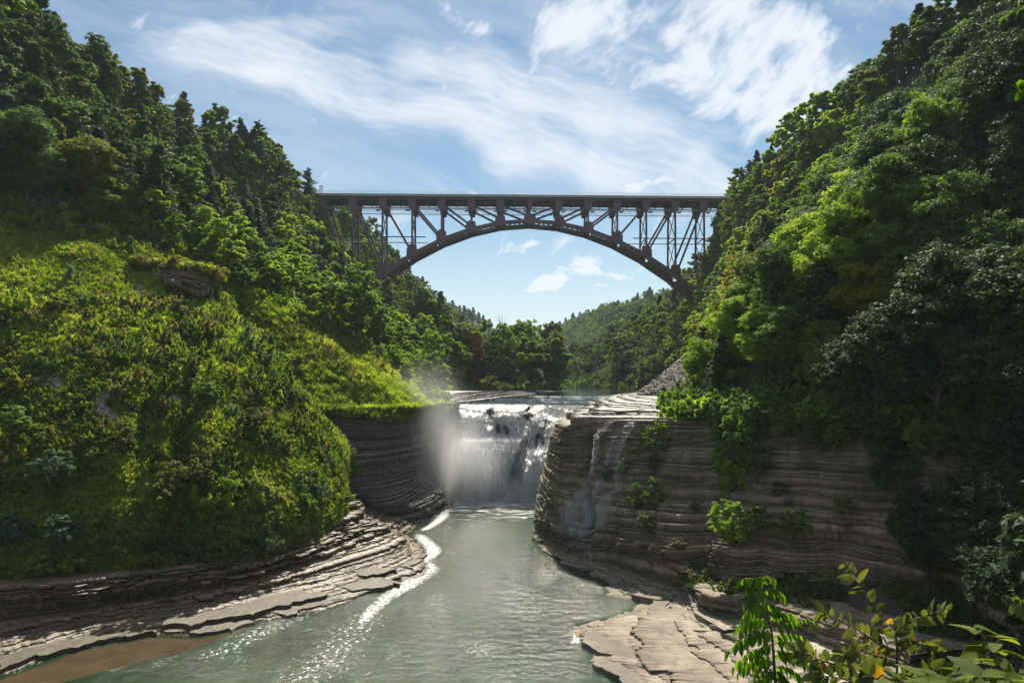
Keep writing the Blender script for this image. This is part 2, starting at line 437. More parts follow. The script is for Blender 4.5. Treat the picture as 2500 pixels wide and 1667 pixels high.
# water
def water_mat(name, deep, upper=False):
    m, t, n = newmat(name)
    pos = n('ShaderNodeNewGeometry').outputs['Position']
    s1 = n('ShaderNodeVectorMath', pos, (1.0, 1.6, 1.0), operation='MULTIPLY')
    w1 = n('ShaderNodeTexNoise', s1, i_Scale=0.55, i_Detail=3.0, i_Distortion=0.6).outputs[0]
    w2 = n('ShaderNodeTexNoise', s1, i_Scale=2.3, i_Detail=6.0, i_Roughness=0.65).outputs[0]
    hh = m2(n, 'ADD', m2(n, 'MULTIPLY', w1, 0.75), m2(n, 'MULTIPLY', w2, 0.50))
    bp = n('ShaderNodeBump', i_Strength=0.25 if upper else 0.5, i_Distance=0.3 if upper else 0.55); t.links.new(hh, bp.inputs['Height'])
    big = n('ShaderNodeTexNoise', pos, i_Scale=0.06, i_Detail=4.0).outputs[0]
    c = ramp(n, big, [(0.35, deep), (0.65, tuple(x * 1.5 for x in deep))])
    p = n('ShaderNodeBsdfPrincipled', i_IOR=1.33)
    t.links.new(bp.outputs[0], p.inputs['Normal'])
    p.inputs['Roughness'].default_value = 0.07
    if upper:
        t.links.new(c, p.inputs['Base Color'])
        n('ShaderNodeOutputMaterial', p); return m
    # drifting foam: thick at the foot of the falls, fading streaks downstream
    sp = n('ShaderNodeSeparateXYZ', pos)
    dist = n('ShaderNodeMapRange', sp.outputs[1], 98.0, 156.0, 0.0, 1.0).outputs[0]
    fs = n('ShaderNodeVectorMath', pos, (0.5, 1.5, 1.0), operation='MULTIPLY')
    fn = n('ShaderNodeTexNoise', fs, i_Scale=0.5, i_Detail=9.0, i_Roughness=0.72, i_Distortion=0.7).outputs[0]
    k = m2(n, 'ADD', fn, m2(n, 'MULTIPLY', m2(n, 'POWER', dist, 2.2), 0.45))
    foam = n('ShaderNodeMapRange', k, 0.65, 0.88, 0.0, 0.9, interpolation_type='SMOOTHSTEP').outputs[0]
    # faint milky bubble streak in midstream
    st = n('ShaderNodeTexNoise', n('ShaderNodeVectorMath', pos, (0.16, 0.10, 1), operation='MULTIPLY'), i_Scale=1.0, i_Detail=6.0, i_Roughness=0.7).outputs[0]
    sp2 = n('ShaderNodeTexNoise', pos, i_Scale=2.6, i_Detail=5.0, i_Roughness=0.8).outputs[0]
    streak = m2(n, 'MULTIPLY', n('ShaderNodeMapRange', st, 0.56, 0.74, 0.0, 0.22).outputs[0], n('ShaderNodeMapRange', sp2, 0.50, 0.60, 0.0, 1.0).outputs[0])
    foam = m2(n, 'MAXIMUM', foam, streak)
    t.links.new(mixc(t, n, foam, c, (0.80, 0.82, 0.80)), p.inputs['Base Color'])
    t.links.new(n('ShaderNodeMapRange', foam, 0.0, 0.7, 0.06, 0.7).outputs[0], p.inputs['Roughness'])
    n('ShaderNodeOutputMaterial', p); return m


M_WATER = water_mat('pool_water', (0.010, 0.022, 0.008))
M_WATER_UP = water_mat('upstream_water', (0.008, 0.013, 0.011), True)


def foam_mat():
    m, t, n = newmat('foam')
    pos = n('ShaderNodeNewGeometry').outputs['Position']
    dn = n('ShaderNodeAttribute', attribute_name='flow').outputs['Fac']
    f = n('ShaderNodeTexNoise', pos, i_Scale=2.2, i_Detail=10.0, i_Roughness=0.7).outputs[0]
    a = n('ShaderNodeMapRange', m2(n, 'ADD', dn, m2(n, 'MULTIPLY', m2(n, 'SUBTRACT', f, 0.5), 2.6)), 0.34, 0.90, 0.0, 0.85).outputs[0]
    p = n('ShaderNodeBsdfPrincipled', i_Roughness=0.7); p.inputs['Base Color'].default_value = (0.62, 0.62, 0.58, 1)
    n('ShaderNodeOutputMaterial', n('ShaderNodeMixShader', a, n('ShaderNodeBsdfTransparent'), p)); return m


M_FOAM = foam_mat()


def falls_mat(name, seed, sx=1.0, cut=0.5, soft=0.22):
    m, t, n = newmat(name)
    tcn = n('ShaderNodeNewGeometry').outputs['Position']
    flow = n('ShaderNodeAttribute', attribute_name='flow').outputs['Fac']
    along = n('ShaderNodeAttribute', attribute_name='across').outputs['Fac']
    down = n('ShaderNodeAttribute', attribute_name='down').outputs['Fac']
    v = n('ShaderNodeCombineXYZ', m2(n, 'MULTIPLY', along, 2.3 * sx), m2(n, 'MULTIPLY', down, 0.20), seed).outputs[0]
    s1 = n('ShaderNodeTexNoise', v, i_Scale=1.0, i_Detail=7.0, i_Roughness=0.68, i_Distortion=0.25).outputs[0]
    v2 = n('ShaderNodeCombineXYZ', m2(n, 'MULTIPLY', along, 6.0 * sx), m2(n, 'MULTIPLY', down, 1.5), seed + 5).outputs[0]
    s2 = n('ShaderNodeTexNoise', v2, i_Scale=1.0, i_Detail=6.0, i_Roughness=0.75).outputs[0]
    k = m2(n, 'ADD', m2(n, 'MULTIPLY', s1, 0.80), m2(n, 'MULTIPLY', s2, 0.55)); k = m2(n, 'SUBTRACT', k, 0.175)
    k = m2(n, 'ADD', k, m2(n, 'MULTIPLY', m2(n, 'SUBTRACT', flow, 0.5), 0.62))
    a = n('ShaderNodeMapRange', k, cut, cut + soft, 0.0, 1.0, interpolation_type='SMOOTHSTEP').outputs[0]
    c = ramp(n, k, [(0.30, (0.52, 0.60, 0.68)), (0.50, (0.82, 0.86, 0.90)), (0.70, (0.95, 0.95, 0.95))])
    bp = n('ShaderNodeBump', i_Strength=0.9, i_Distance=0.6); t.links.new(k, bp.inputs['Height'])
    p = n('ShaderNodeBsdfPrincipled', i_Roughness=0.45); t.links.new(c, p.inputs['Base Color']); t.links.new(bp.outputs[0], p.inputs['Normal'])
    tr = n('ShaderNodeBsdfTranslucent', c)
    ws = n('ShaderNodeMixShader', 0.72, p, tr)
    n('ShaderNodeOutputMaterial', n('ShaderNodeMixShader', a, n('ShaderNodeBsdfTransparent'), ws)); return m


M_FALL_A = falls_mat('falling_water', 1.0)
M_FALL_B = falls_mat('falling_spray', 9.0, 1.6, 0.56, 0.25)
M_TRICKLE = falls_mat('trickle_water', 4.0, 3.0, 0.52, 0.3)


# ------------------------------------------------------------------ terrain functions (world metres)
XLF = [(60, -82), (80, -74), (100, -56), (110, -46), (118, -36), (125, -28), (132, -20.5), (150, -16.5), (160, -16), (175, -19), (200, -22), (250, -12), (286, -6), (330, -3), (400, -2), (600, 0), (776, 0), (1005, 40), (1200, 120)]
XLR = [(60, -150), (110, -128), (130, -110), (160, -106), (202, -101), (234, -88), (262, -84), (286, -82), (335, -83), (384, -75), (534, -79), (776, -70), (1005, -30), (1200, 40)]
XRF = [(30, 52), (50, 58), (57, 57), (66, 52), (76, 44.5), (84, 37), (91, 30), (98, 27), (104, 28), (130, 34), (160, 41), (200, 47), (240, 60), (262, 65), (286, 62), (320, 48), (345, 40), (400, 32), (450, 24), (500, 22), (633, 40), (755, 30), (1085, -10), (1200, -40)]
XRR = [(30, 100), (50, 96), (66, 93), (110, 90), (160, 91), (196, 91), (249, 86), (286, 88), (400, 130), (500, 142), (633, 148), (755, 113), (1085, 65), (1200, 30)]


def gprof(q): return np.interp(q, [-1, 0, 0.85, 1.0, 1.6], [0, 0, 0.70, 1.0, 1.03])


def ground_left(X, Y):
    f = ip(Y, XLF); r = ip(Y, XLR)
    q = (f - X) / (f - r)
    z = 21.0 + 76 * gprof(q)
    z = z + (fbm(X * 0.05, Y * 0.05, 3.0) - 0.5) * 7 * np.clip(q * 4, 0, 1)
    return z, q


def ground_right(X, Y):
    f = ip(Y, XRF); r = ip(Y, XRR)
    q = (X - f) / (r - f)
    z = 21.2 + 76 * gprof(q)
    z = z + (fbm(X * 0.05, Y * 0.05, 8.0) - 0.5) * 6 * np.clip(q * 4, 0, 1)
    return z, q


def grid_mesh(name, xs, ys, zf, mat, kind='structure'):
    Xg, Yg = np.meshgrid(xs, ys)
    Z = zf(Xg, Yg); ny, nx = Xg.shape
    V = np.stack([Xg, Yg, Z], -1).reshape(-1, 3)
    i = np.arange(ny * nx).reshape(ny, nx)
    Fq = np.stack([i[:-1, :-1], i[:-1, 1:], i[1:, 1:], i[1:, :-1]], -1).reshape(-1, 4)
    o = link(name, mesh_np(name, V, Fq, [mat], True)); tag(o, kind=kind); return o


def skew_grid(name, f_in, f_out, ys, nx, zf, mat):
    """grid whose inner and outer edges follow the valley; power spacing keeps detail near the foot"""
    t = np.linspace(0, 1, nx)
    Yg = np.repeat(np.asarray(ys)[:, None], nx, 1)
    a = f_in(Yg[:, :1]); b = f_out(Yg[:, :1])
    Xg = a + (b - a) * t[None, :]
    Z = zf(Xg, Yg)
    V = np.stack([Xg, Yg, Z], -1).reshape(-1, 3); ny = len(ys)
    i = np.arange(ny * nx).reshape(ny, nx)
    Fq = np.stack([i[:-1, :-1], i[:-1, 1:], i[1:, 1:], i[1:, :-1]], -1).reshape(-1, 4)
    if b.mean() < a.mean(): Fq = Fq[:, ::-1]
    o = link(name, mesh_np(name, V, Fq, [mat], True)); tag(o, kind='structure'); return o


ysf = np.concatenate([np.arange(118, 330, 3.0), np.arange(330, 1220, 12.0)])
skew_grid('left_hillside', lambda y: ip(y, XLF) - 0.3, lambda y: ip(y, XLR) - 110, ysf, 60, lambda x, y: ground_left(x, y)[0] - 0.1, M_FOREST_SOIL)
ysb = np.arange(60, 121, 3.0)
skew_grid('left_hillside_near', lambda y: ip(y, XLF) - 0.3, lambda y: ip(y, XLR) - 110, ysb, 50,
          lambda x, y: ground_left(x, y)[0] - 0.6 - np.clip((112 - y) * 0.35, 0, 12), M_FOREST_SOIL)
ysr = np.concatenate([np.arange(30, 330, 3.0), np.arange(330, 1220, 12.0)])
skew_grid('right_hillside', lambda y: ip(y, XRF) - 0.3, lambda y: ip(y, XRR) + 110, ysr, 60, lambda x, y: ground_right(x, y)[0] - 0.1, M_FOREST_SOIL)
# wooded valley wall that closes the gorge far upstream, and the plateau out to the horizon
grid_mesh('far_hillside', np.linspace(-500, 600, 60), np.linspace(1010, 1500, 30),
          lambda x, y: 20 + 80 * np.clip((y - 1010) / 130, 0, 1) + 8 * fbm(x * 0.01, y * 0.01), M_FOREST_SOIL)
for nm, x0, x1 in (('left_plateau', -720, -170), ('right_plateau', 190, 720)):
    grid_mesh(nm, np.linspace(x0, x1, 30), np.linspace(60, 1500, 40), lambda x, y: 93 + 5 * fbm(x * 0.004, y * 0.004) + 0 * x, M_FOREST_SOIL)

# lake-flat lower river and the upper river
lr = link('lower_river', mesh_np('lower_river', [(-140, -60, 0), (90, -60, 0), (90, 170, 0), (-140, 170, 0)], [(0, 1, 2, 3)], [M_WATER])); tag(lr, kind='structure')
rb = link('riverbed', mesh_np('riverbed', [(-200, -90, -3), (160, -90, -3), (160, 1250, -3), (-200, 1250, -3)], [(0, 1, 2, 3)], [M_SHELF_L])); tag(rb, kind='structure')

# upper river bed: rock steps with thin water over them; z falls in three low steps to the lip
LIPX = [(-13, 157.5), (-6, 157), (0, 156), (5, 155), (9, 153), (13, 150.5), (18, 150)]


def up_z(X, Y):
    lip = ip(X, LIPX); d = Y - lip
    nse = (fbm(X * 0.25, Y * 0.12, 5) - 0.5) * 9
    z = np.where(d + nse * 0.3 < 6, 20.35, np.where(d + nse < 20, 20.62, np.where(d + nse < 42, 20.9, 21.05)))
    return z + (fbm(X * 0.9, Y * 0.9, 2) - 0.5) * 0.06


grid_mesh('upper_river', np.linspace(-16, 70, 172), np.concatenate([np.arange(146, 205, 0.6), np.arange(205, 1100, 20.0)]),
          lambda x, y: np.where(y < ip(x, LIPX) + 0.6, 20.35 - np.clip((ip(x, LIPX) + 0.6 - y), 0, 30) * 4.0, up_z(x, y)), M_WATER_UP)


# ------------------------------------------------------------------ layered rock
def strata(name, guides, nl, ns, mat, seed, amp=0.35, side=1.0, joint=2.0, slope_t=None, cap=None, amp_t=None, rough_amp=0.25, flute=0.0, clefts=(), amp_s=None):
    """guides: list of control rows (bottom to top), each a list of (X,Y,Z).  Every bed is a mesh of its own.
    Returns the outer contour of each bed for things that hang on the rock."""
    root = link(name, None); tag(root, kind='structure')
    G = [smooth_curve(g, ns) for g in guides]; G = np.stack(G)              # (g, ns, 3)
    r_ = np.random.default_rng(seed)
    w = r_.choice([.3, .45, .7, 1.0, 1.8, 3.2], nl, p=[.22, .25, .2, .13, .12, .08]) * r_.uniform(.8, 1.2, nl); w = np.concatenate([[0], np.cumsum(w)]); w = w / w[-1]
    if slope_t is not None: w = np.interp(w, *slope_t)
    L = np.concatenate([[0], np.cumsum(np.linalg.norm(np.diff(G[0][:, :2], axis=0), axis=1))])
    gt = np.linspace(0, 1, len(guides))

    def gat(t):
        k = min(int(np.searchsorted(gt, t, 'right')) - 1, len(guides) - 2); k = max(k, 0)
        f = (t - gt[k]) / (gt[k + 1] - gt[k]); return G[k] * (1 - f) + G[k + 1] * f
    conts = []; walk = 0.0
    fl_ = flute * (fbm(L * 0.13, seed * 2.2, 1.0, 4) - .5) * 2
    sfr = np.linspace(0, 1, ns)
    for c0, cw, cd in clefts: fl_ = fl_ - cd * np.exp(-((sfr - c0) / cw) ** 2)
    as_ = 1.0 if amp_s is None else np.interp(sfr, *amp_s)
    T = np.gradient(G[0][:, :2], axis=0); T /= np.linalg.norm(T, axis=1)[:, None] + 1e-9
    Nn = np.stack([T[:, 1], -T[:, 0]], -1) * side
    # smooth normals
    for _ in range(6): Nn[1:-1] = (Nn[:-2] + Nn[1:-1] * 2 + Nn[2:]) / 4
    for k in range(nl):
        c = gat(w[k]); c2 = gat(w[k + 1]); sk = seed * 13.7 + k * 3.1
        j1 = np.floor(L / joint + 7 * fbm(L * 0.1, sk) + k * 0.37)
        blk = _h(j1.astype(np.int64), np.full(ns, k, np.int64), np.full(ns, seed, np.int64)) - 0.5
        j2 = np.floor(L / (joint * 0.33) + 5 * fbm(L * 0.25, sk + 9))
        blk2 = _h(j2.astype(np.int64), np.full(ns, k + 50, np.int64), np.full(ns, seed, np.int64)) - 0.5
        mod = np.clip((fbm(L * 0.06, k * 0.09 + seed, 2.0, 3) - 0.30) * 3.2, 0.15, 1.7)
        walk = 0.55 * walk + r_.uniform(-0.75, 0.75)
        at_ = 1.0 if amp_t is None else float(np.interp(w[k], *amp_t))
        off = fl_ * min(1, k / 6) + as_ * at_ * amp * mod * (walk + (fbm(L * 0.12, k * 0.12 + seed) - 0.5) * 2.6 + blk * 2.2 + blk2 * 1.2) + rough_amp * (fbm(L * 2.2, sk, o=4) - 0.5) * 1.4
        xy = c[:, :2] + Nn * off[:, None]
        zt = (fbm(L * 0.07, k * 0.5 + seed) - 0.5) * 0.25
        conts.append((xy, c[:, 2] + (0 if k == 0 else zt), c2[:, 2] + (fbm(L * 0.07, (k + 1) * 0.5 + seed) - 0.5) * 0.25))
    for k in range(nl):
        xy, z0, z1 = conts[k]
        if k < nl - 1: nxy = conts[k + 1][0]
        else: nxy = xy - Nn * (cap if cap else 0.5)
        back = nxy - Nn * (1.2)
        if k == 0: z0 = z0 - 0.8
        lowb = xy - Nn * 1.6                                                    # underside run-back, seen where a bed overhangs
        h = np.linspace(0, 1, ns)
        wav = (fbm(L * 2.2, k * 9.1, o=2) - 0.5) * 0.10
        rows = [np.column_stack([lowb, z0]), np.column_stack([xy, z0]), np.column_stack([xy + Nn * wav[:, None], (z0 + z1) / 2]), np.column_stack([xy, z1]),
                np.column_stack([xy * 0.4 + back * 0.6, z1 + 0.012]), np.column_stack([back, z1 + 0.02])]
        V = np.concatenate(rows); m = len(rows)
        i = np.arange(m * ns).reshape(m, ns)
        Fq = np.stack([i[:-1, :-1], i[:-1, 1:], i[1:, 1:], i[1:, :-1]], -1).reshape(-1, 4)
        if side < 0: Fq = Fq[:, ::-1]
        tone = np.full(len(V), r_.uniform(0, 1)) + (np.tile(fbm(L * 0.8, k * 3.3), m) - 0.5) * 0.7
        link('rock_ledge', mesh_np('rock_ledge', V, Fq, [mat], False, {'tone': ('POINT', tone)}), root)
    return conts, Nn, L, root


def A(px, py, z=None, Y=None):
    """point on the photograph's ray at height z (or at depth Y)"""
    if Y is None: Y = (EYE - z) * FPX / (py - HZ)
    return at(px, py, Y)


# ---- left shelf (foreground ledges, undercut bench under the bluff)
wl = [(-300, 1735, 0), (0, 1647, 0), (201, 1577, 0), (365, 1549, 0), (468, 1551, 0), (620, 1520, 0), (748, 1497, 0), (823, 1479, 0), (954, 1422, 0), (1029, 1388, 0), (1026, 1345, 0), (988, 1307, 0), (1022, 1274, 0)]
W0 = [A(*p) for p in wl]
mid = [(-300, 1640, 0.7), (0, 1570, .7), (201, 1520, .7), (365, 1492, .7), (468, 1478, .7), (620, 1448, .7), (748, 1418, .8), (823, 1398, .9), (915, 1372, 1.0), (985, 1345, 1.0), (990, 1322, 1.0), (965, 1296, 1.2), (995, 1264, 1.3)]
W1 = [A(*p) for p in mid]
rb_ = [(-300, 1560, 1.4), (0, 1512, 1.4), (201, 1478, 1.4), (365, 1452, 1.5), (468, 1442, 1.5), (620, 1410, 1.6), (748, 1378, 1.8), (823, 1352, 2.0), (890, 1330, 2.0), (945, 1308, 2.2), (950, 1297, 2.3), (930, 1280, 2.3), (950, 1256, 2.3)]
W2 = [A(*p) for p in rb_]
rt = [(-300, 1500, 3.8), (0, 1462, 3.8), (201, 1446, 3.6), (365, 1418, 3.5), (468, 1404, 3.5), (620, 1378, 3.4), (748, 1345, 3.4), (823, 1318, 3.4), (880, 1296, 3.4), (915, 1282, 3.4), (915, 1276, 3.5), (898, 1266, 3.5), (905, 1246, 3.6)]
W3 = [A(*p) for p in rt]
tp = [(-300, 1455, 5.0), (0, 1432, 5.0), (201, 1420, 4.8), (365, 1395, 4.6), (468, 1380, 4.5), (620, 1350, 4.4), (720, 1318, 4.6), (780, 1292, 4.8), (818, 1272, 5.0), (850, 1255, 5.2), (855, 1246, 5.2), (858, 1240, 5.2), (862, 1232, 5.0)]
W4 = [A(*p) for p in tp]
conts_ls, N_ls, L_ls, left_shelf = strata('left_rock_shelf', [W0, W1, W2, W3, W4], 34, 900, M_SHELF_L, 3, amp=0.62, side=1.0, joint=3.0, cap=4.0, rough_amp=0.5)

# ---- cliff left of the falls (smooth dark wall with a stepped foot)
b0 = [(915, 1282, 0), (955, 1290, 0), (1000, 1283, 0), (1040, 1268, 0), (1072, 1250, 0), (1098, 1236, 0), (1102, 1216, 0), (1115, 1205, 0), (1180, 1203, 0)]
b1 = [(880, 1252, 2.4), (930, 1258, 2.4), (985, 1252, 2.4), (1030, 1240, 2.4), (1062, 1222, 2.4), (1086, 1202, 2.6), (1090, 1186, 2.8), (1105, 1180, 2.8), (1170, 1180, 2.8)]
b2 = [(868, 1230, 4.4), (920, 1236, 4.2), (968, 1228, 4.4), (1005, 1210, 4.6), (1030, 1192, 5.0), (1056, 1165, 5.6), (1074, 1150, 6.0), (1092, 1142, 6.2), (1160, 1138, 6.4)]
B0 = [A(*p) for p in b0]; B1 = [A(*p) for p in b1]; B2 = [A(*p) for p in b2]
xy_top = [(-36, 119), (-31.5, 121), (-27, 123.5), (-23, 128), (-20.5, 133), (-17.6, 142), (-15.8, 150), (-13.2, 156.2), (-5, 160)]
B25 = [(B2[i][0] * .55 + x * .45, B2[i][1] * .55 + y * .45, 7.5) for i, (x, y) in enumerate(xy_top)]
B3 = [(x + 0.3, y - 0.3, 13.5) for x, y in xy_top]
B4 = [(x, y, z) for (x, y), z in zip(xy_top, [22.0, 20.8, 19.9, 19.2, 19.1, 19.3, 19.8, 20.2, 19.2])]
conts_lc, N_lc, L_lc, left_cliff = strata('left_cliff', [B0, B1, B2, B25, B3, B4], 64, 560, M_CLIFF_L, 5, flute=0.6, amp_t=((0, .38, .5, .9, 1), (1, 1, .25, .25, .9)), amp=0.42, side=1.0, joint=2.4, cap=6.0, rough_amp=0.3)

# ---- right cliff: from the falls round the nose and along the right bank
base = [(16, 158, 0), (12.0, 150, 0), (8.4, 138, 0), A(1316, 1284, 0), A(1304, 1308, 0), A(1330, 1326, 0), A(1368, 1345, .8), A(1440, 1352, 1.6), A(1504, 1357, 2.4), A(1626, 1390, 3.0), A(1785, 1408, 4.2), A(2000, 1420, 5.0), A(2290, 1440, 5.8), (43.0, 58, 6), (46, 46, 6), (48, 34, 6)]
up1 = [(16.2, 158, 6), (12.4, 150, 6), (8.8, 138, 6), (5.8, 125, 6), A(1322, 1240, 5.0), A(1345, 1262, 4.5), A(1400, 1290, 4.5), A(1460, 1300, 5.0), A(1520, 1310, 5.6), A(1640, 1325, 6.4), A(1790, 1330, 7.6), A(2010, 1345, 8.0), A(2310, 1400, 7.6), (44.5, 58.5, 8), (47.5, 46, 8), (49.5, 34, 8)]
up2 = [(16.4, 158, 12), (13.2, 150, 12), (10.0, 138, 12), (7.2, 125, 11.5), (6.3, 114, 11.5), (7.0, 109, 11.8), (8.6, 104.5, 12), (11.5, 101, 12), (15.4, 97.5, 12), (22.4, 90.5, 12.4), (30.6, 82, 13), (40.5, 74.5, 13.4), (47.5, 65, 13.6), (51.5, 57, 14), (53, 46, 14), (54, 34, 14)]
up3 = [(16.8, 158, 17.8), (14.2, 150, 17.4), (11.2, 138, 16.8), (8.2, 126, 16.0), (7.4, 116, 15.8), (7.9, 109.5, 16.2), (9.2, 105.2, 16.6), (12.4, 101.8, 17.2), (16.6, 98.6, 17.4), (24.0, 91.6, 18), (32.2, 83.2, 18.5), (42, 75.5, 19), (49.5, 66, 19.4), (54.5, 57.5, 20), (56, 46, 20), (57, 34, 20)]
up4 = [(17.4, 157.5, 20.45), (15.2, 149, 20.2), (12.6, 138.5, 19.5), (9.4, 127, 18.7), (8.4, 117.5, 18.4), (9.0, 110.5, 18.8), (10.6, 107, 19.5), (13.4, 103.6, 20.1), (17.6, 99.8, 20.4), (25.5, 93, 20.8), (33.6, 84.6, 21.3), (43.5, 76.4, 21.8), (51, 66.8, 22), (57, 58, 22.5), (59, 46, 22.5), (60, 34, 22.5)]
conts_rc, N_rc, L_rc, right_cliff = strata('right_cliff', [base, up1, up2, up3, up4], 84, 980, M_CLIFF_R, 9, flute=1.9, clefts=((.335, .008, 1.8), (.40, .006, .9), (.455, .008, 1.0), (.57, .008, 1.1), (.69, .008, 1.0), (.80, .01, 1.0), (.285, .012, 1.0), (.52, .01, .7), (.63, .012, .9), (.74, .01, .8)), amp_s=((0, .19, .30, .42, 1), (.6, .8, 2.6, 1.2, .9)), amp_t=((0, .3, .6, 1), (1.2, 1.1, .8, 1.0)), amp=0.30, side=1.0, joint=2.2, cap=3.0, rough_amp=0.26)
for i_, ch in enumerate([o for o in right_cliff.children]):
    me = ch.data; me.materials.append(M_CLIFF_MOSS)
    nf = len(me.polygons); ns_ = 979
    mi = np.zeros(nf, np.int32); col_ = np.arange(nf) % ns_
    jag = 345 + int(40 * math.sin(i_ * 0.37) + 25 * math.sin(i_ * 1.3))
    mi[col_ < jag] = 1
    me.polygons.foreach_set('material_index', mi)

# ---- flat bedrock platform behind the lip of the right cliff, in thin steps
q0 = [(19, 170, 20.55), (17.0, 150, 20.4), (14.6, 139, 19.9), (11.8, 128, 19.2), (11.0, 118, 19.0), (13.2, 110.5, 19.7), (18.6, 103.5, 20.5), (26, 97.5, 20.9), (33, 90.5, 21.2)]
q1 = [(26, 190, 20.8), (21, 168, 20.7), (19.4, 150, 20.6), (18.4, 138, 20.4), (16.2, 127, 20.3), (18, 117, 20.6), (22, 111.5, 20.7), (28, 104, 21.0), (34, 95, 21.4)]
q2 = [(36, 214, 21.2), (26, 190, 21.1), (22, 170, 21.0), (20, 155, 20.9), (21, 143, 20.9), (24, 133, 21.0), (27, 125, 21.2), (31, 115, 21.4), (36, 102, 21.8)]
q3 = [(48, 230, 21.9), (40, 210, 21.7), (34, 190, 21.6), (33, 172, 21.5), (33, 160, 21.5), (34, 148, 21.6), (35, 138, 21.7), (37, 122, 21.9), (40, 106, 22.2)]
strata('rock_platform', [q0, q1, q2, q3], 9, 420, M_PLAT, 14, amp_s=((0, .45, .62, 1), (.22, .25, .9, 1)), amp=2.2, side=1.0, joint=4.0, cap=14.0, rough_amp=2.0)
# ---- low rock bank on the far left of the lip
l0 = [(-22, 152, 19.9), (-15, 158, 20.2), (-8, 168, 20.6), (-2, 185, 20.8), (4, 205, 20.9), (12, 235, 21.0), (18, 262, 21.0)]
l1 = [(-24, 154, 20.3), (-17, 161, 20.8), (-10, 172, 21.3), (-4, 188, 21.5), (2, 208, 21.5), (9, 238, 21.4), (13, 264, 21.3)]
l2 = [(-27, 158, 20.6), (-20, 167, 21.6), (-13, 177, 22.6), (-7, 193, 22.6), (-1, 213, 22.0), (5, 242, 21.7), (9, 268, 21.6)]
strata('left_river_bank', [l0, l1, l2], 9, 200, M_CLIFF_L, 17, amp=0.7, side=1.0, joint=3.0, cap=14.0, rough_amp=0.6)

# ---- lower right shelf: pale flat bedrock, thin curving steps, up to the cliff foot
r0 = [A(*p) for p in [(1322, 1330, 0), (1351, 1352, 0), (1427, 1393, 0), (1494, 1426, 0), (1526, 1452, 0), (1582, 1462, 0), (1580, 1482, 0), (1504, 1517, 0), (1424, 1532, 0), (1420, 1563, 0), (1455, 1598, 0), (1440, 1620, 0), (1522, 1663, 0), (1580, 1760, 0), (1700, 1960, 0)]]
r1 = [A(*p) for p in [(1338, 1328, .35), (1380, 1352, .35), (1448, 1385, .35), (1510, 1410, .35), (1560, 1432, .4), (1618, 1450, .4), (1622, 1474, .4), (1560, 1500, .4), (1488, 1522, .4), (1478, 1552, .4), (1500, 1588, .4), (1500, 1612, .4), (1570, 1655, .4), (1640, 1750, .4), (1760, 1940, .4)]]
r2 = [A(*p) for p in [(1352, 1326, .8), (1400, 1345, .8), (1478, 1372, .8), (1548, 1396, .8), (1600, 1416, .8), (1668, 1438, .8), (1680, 1462, .8), (1662, 1490, .8), (1652, 1516, .8), (1660, 1550, .8), (1690, 1590, .8), (1720, 1625, .8), (1780, 1680, .8), (1850, 1770, .8), (1950, 1930, .8)]]
r3 = [A(*p) for p in [(1366, 1332, 1.2), (1425, 1345, 1.4), (1500, 1362, 1.6), (1572, 1384, 1.6), (1640, 1404, 1.6), (1690, 1432, 1.6), (1700, 1458, 1.6), (1722, 1486, 1.6), (1760, 1512, 1.6), (1850, 1548, 1.6), (1940, 1590, 1.6), (2020, 1640, 1.6), (2100, 1700, 1.6), (2200, 1800, 1.6), (2300, 1950, 1.6)]]
conts_rs, N_rs, L_rs, right_shelf = strata('right_rock_shelf', [r0, r1, r2, r3], 13, 640, M_SHELF_R, 21, amp=0.5, side=1.0, joint=5.0, cap=22.0, rough_amp=0.8)
# two undercut benches standing on the shelf, and the rubble slope at the cliff foot
def bench(pts_low, pts_top, seed, cap=9.0, nl=9, mat=M_CLIFF_R, name='rock_bench', amp=0.3):
    return strata(name, [pts_low, [(a[0] * .2 + b[0] * .8 + 0, a[1] * .2 + b[1] * .8, a[2] * .45 + b[2] * .55) for a, b in zip(pts_low, pts_top)], pts_top], nl, 220, mat, seed, amp=amp, side=1.0, joint=2.5, cap=cap, rough_amp=0.35)


bench([A(1560, 1372, 2.2), A(1625, 1398, 1.8), A(1640, 1415, 1.7), A(1700, 1432, 1.6), A(1740, 1425, 2.0), A(1800, 1420, 2.6)],
      [A(1580, 1350, 3.6), A(1628, 1362, 4.0), A(1642, 1372, 4.0), A(1706, 1398, 3.9), A(1752, 1400, 3.8), A(1800, 1398, 4.0)], 31, nl=8)
bench([A(1715, 1430, 1.6), A(1706, 1462, 1.5), A(1730, 1490, 1.4), A(1790, 1512, 1.4), A(1900, 1535, 1.4), A(2040, 1600, 1.4), A(2180, 1680, 1.4)],
      [A(1718, 1412, 3.4), A(1704, 1432, 3.5), A(1732, 1450, 3.5), A(1800, 1466, 3.5), A(1910, 1478, 3.6), A(2060, 1530, 3.6), A(2220, 1600, 3.6)], 33, nl=9, cap=16)


def foot_z(X, Y):
    return 3.4 + 0.05 * (X - 24) + np.clip((Y - (86 - (X - 16) * 0.9)), -12, 14) * 0.22 + (fbm(X * 0.3, Y * 0.3, 4) - 0.5) * 1.6


sc = grid_mesh('rubble_bank', np.linspace(20, 50, 90), np.linspace(48, 86, 110),
               lambda x, y: np.where((x - 20) * 0.9 + (y - 77) > 0, foot_z(x, y), foot_z(x, y) - np.clip(-((x - 20) * 0.9 + (y - 77)) * 0.45, 0, 6)), soil_mat('rubble_soil', (0.03, 0.035, 0.018), (0.06, 0.055, 0.035), (0.13, 0.11, 0.09)))

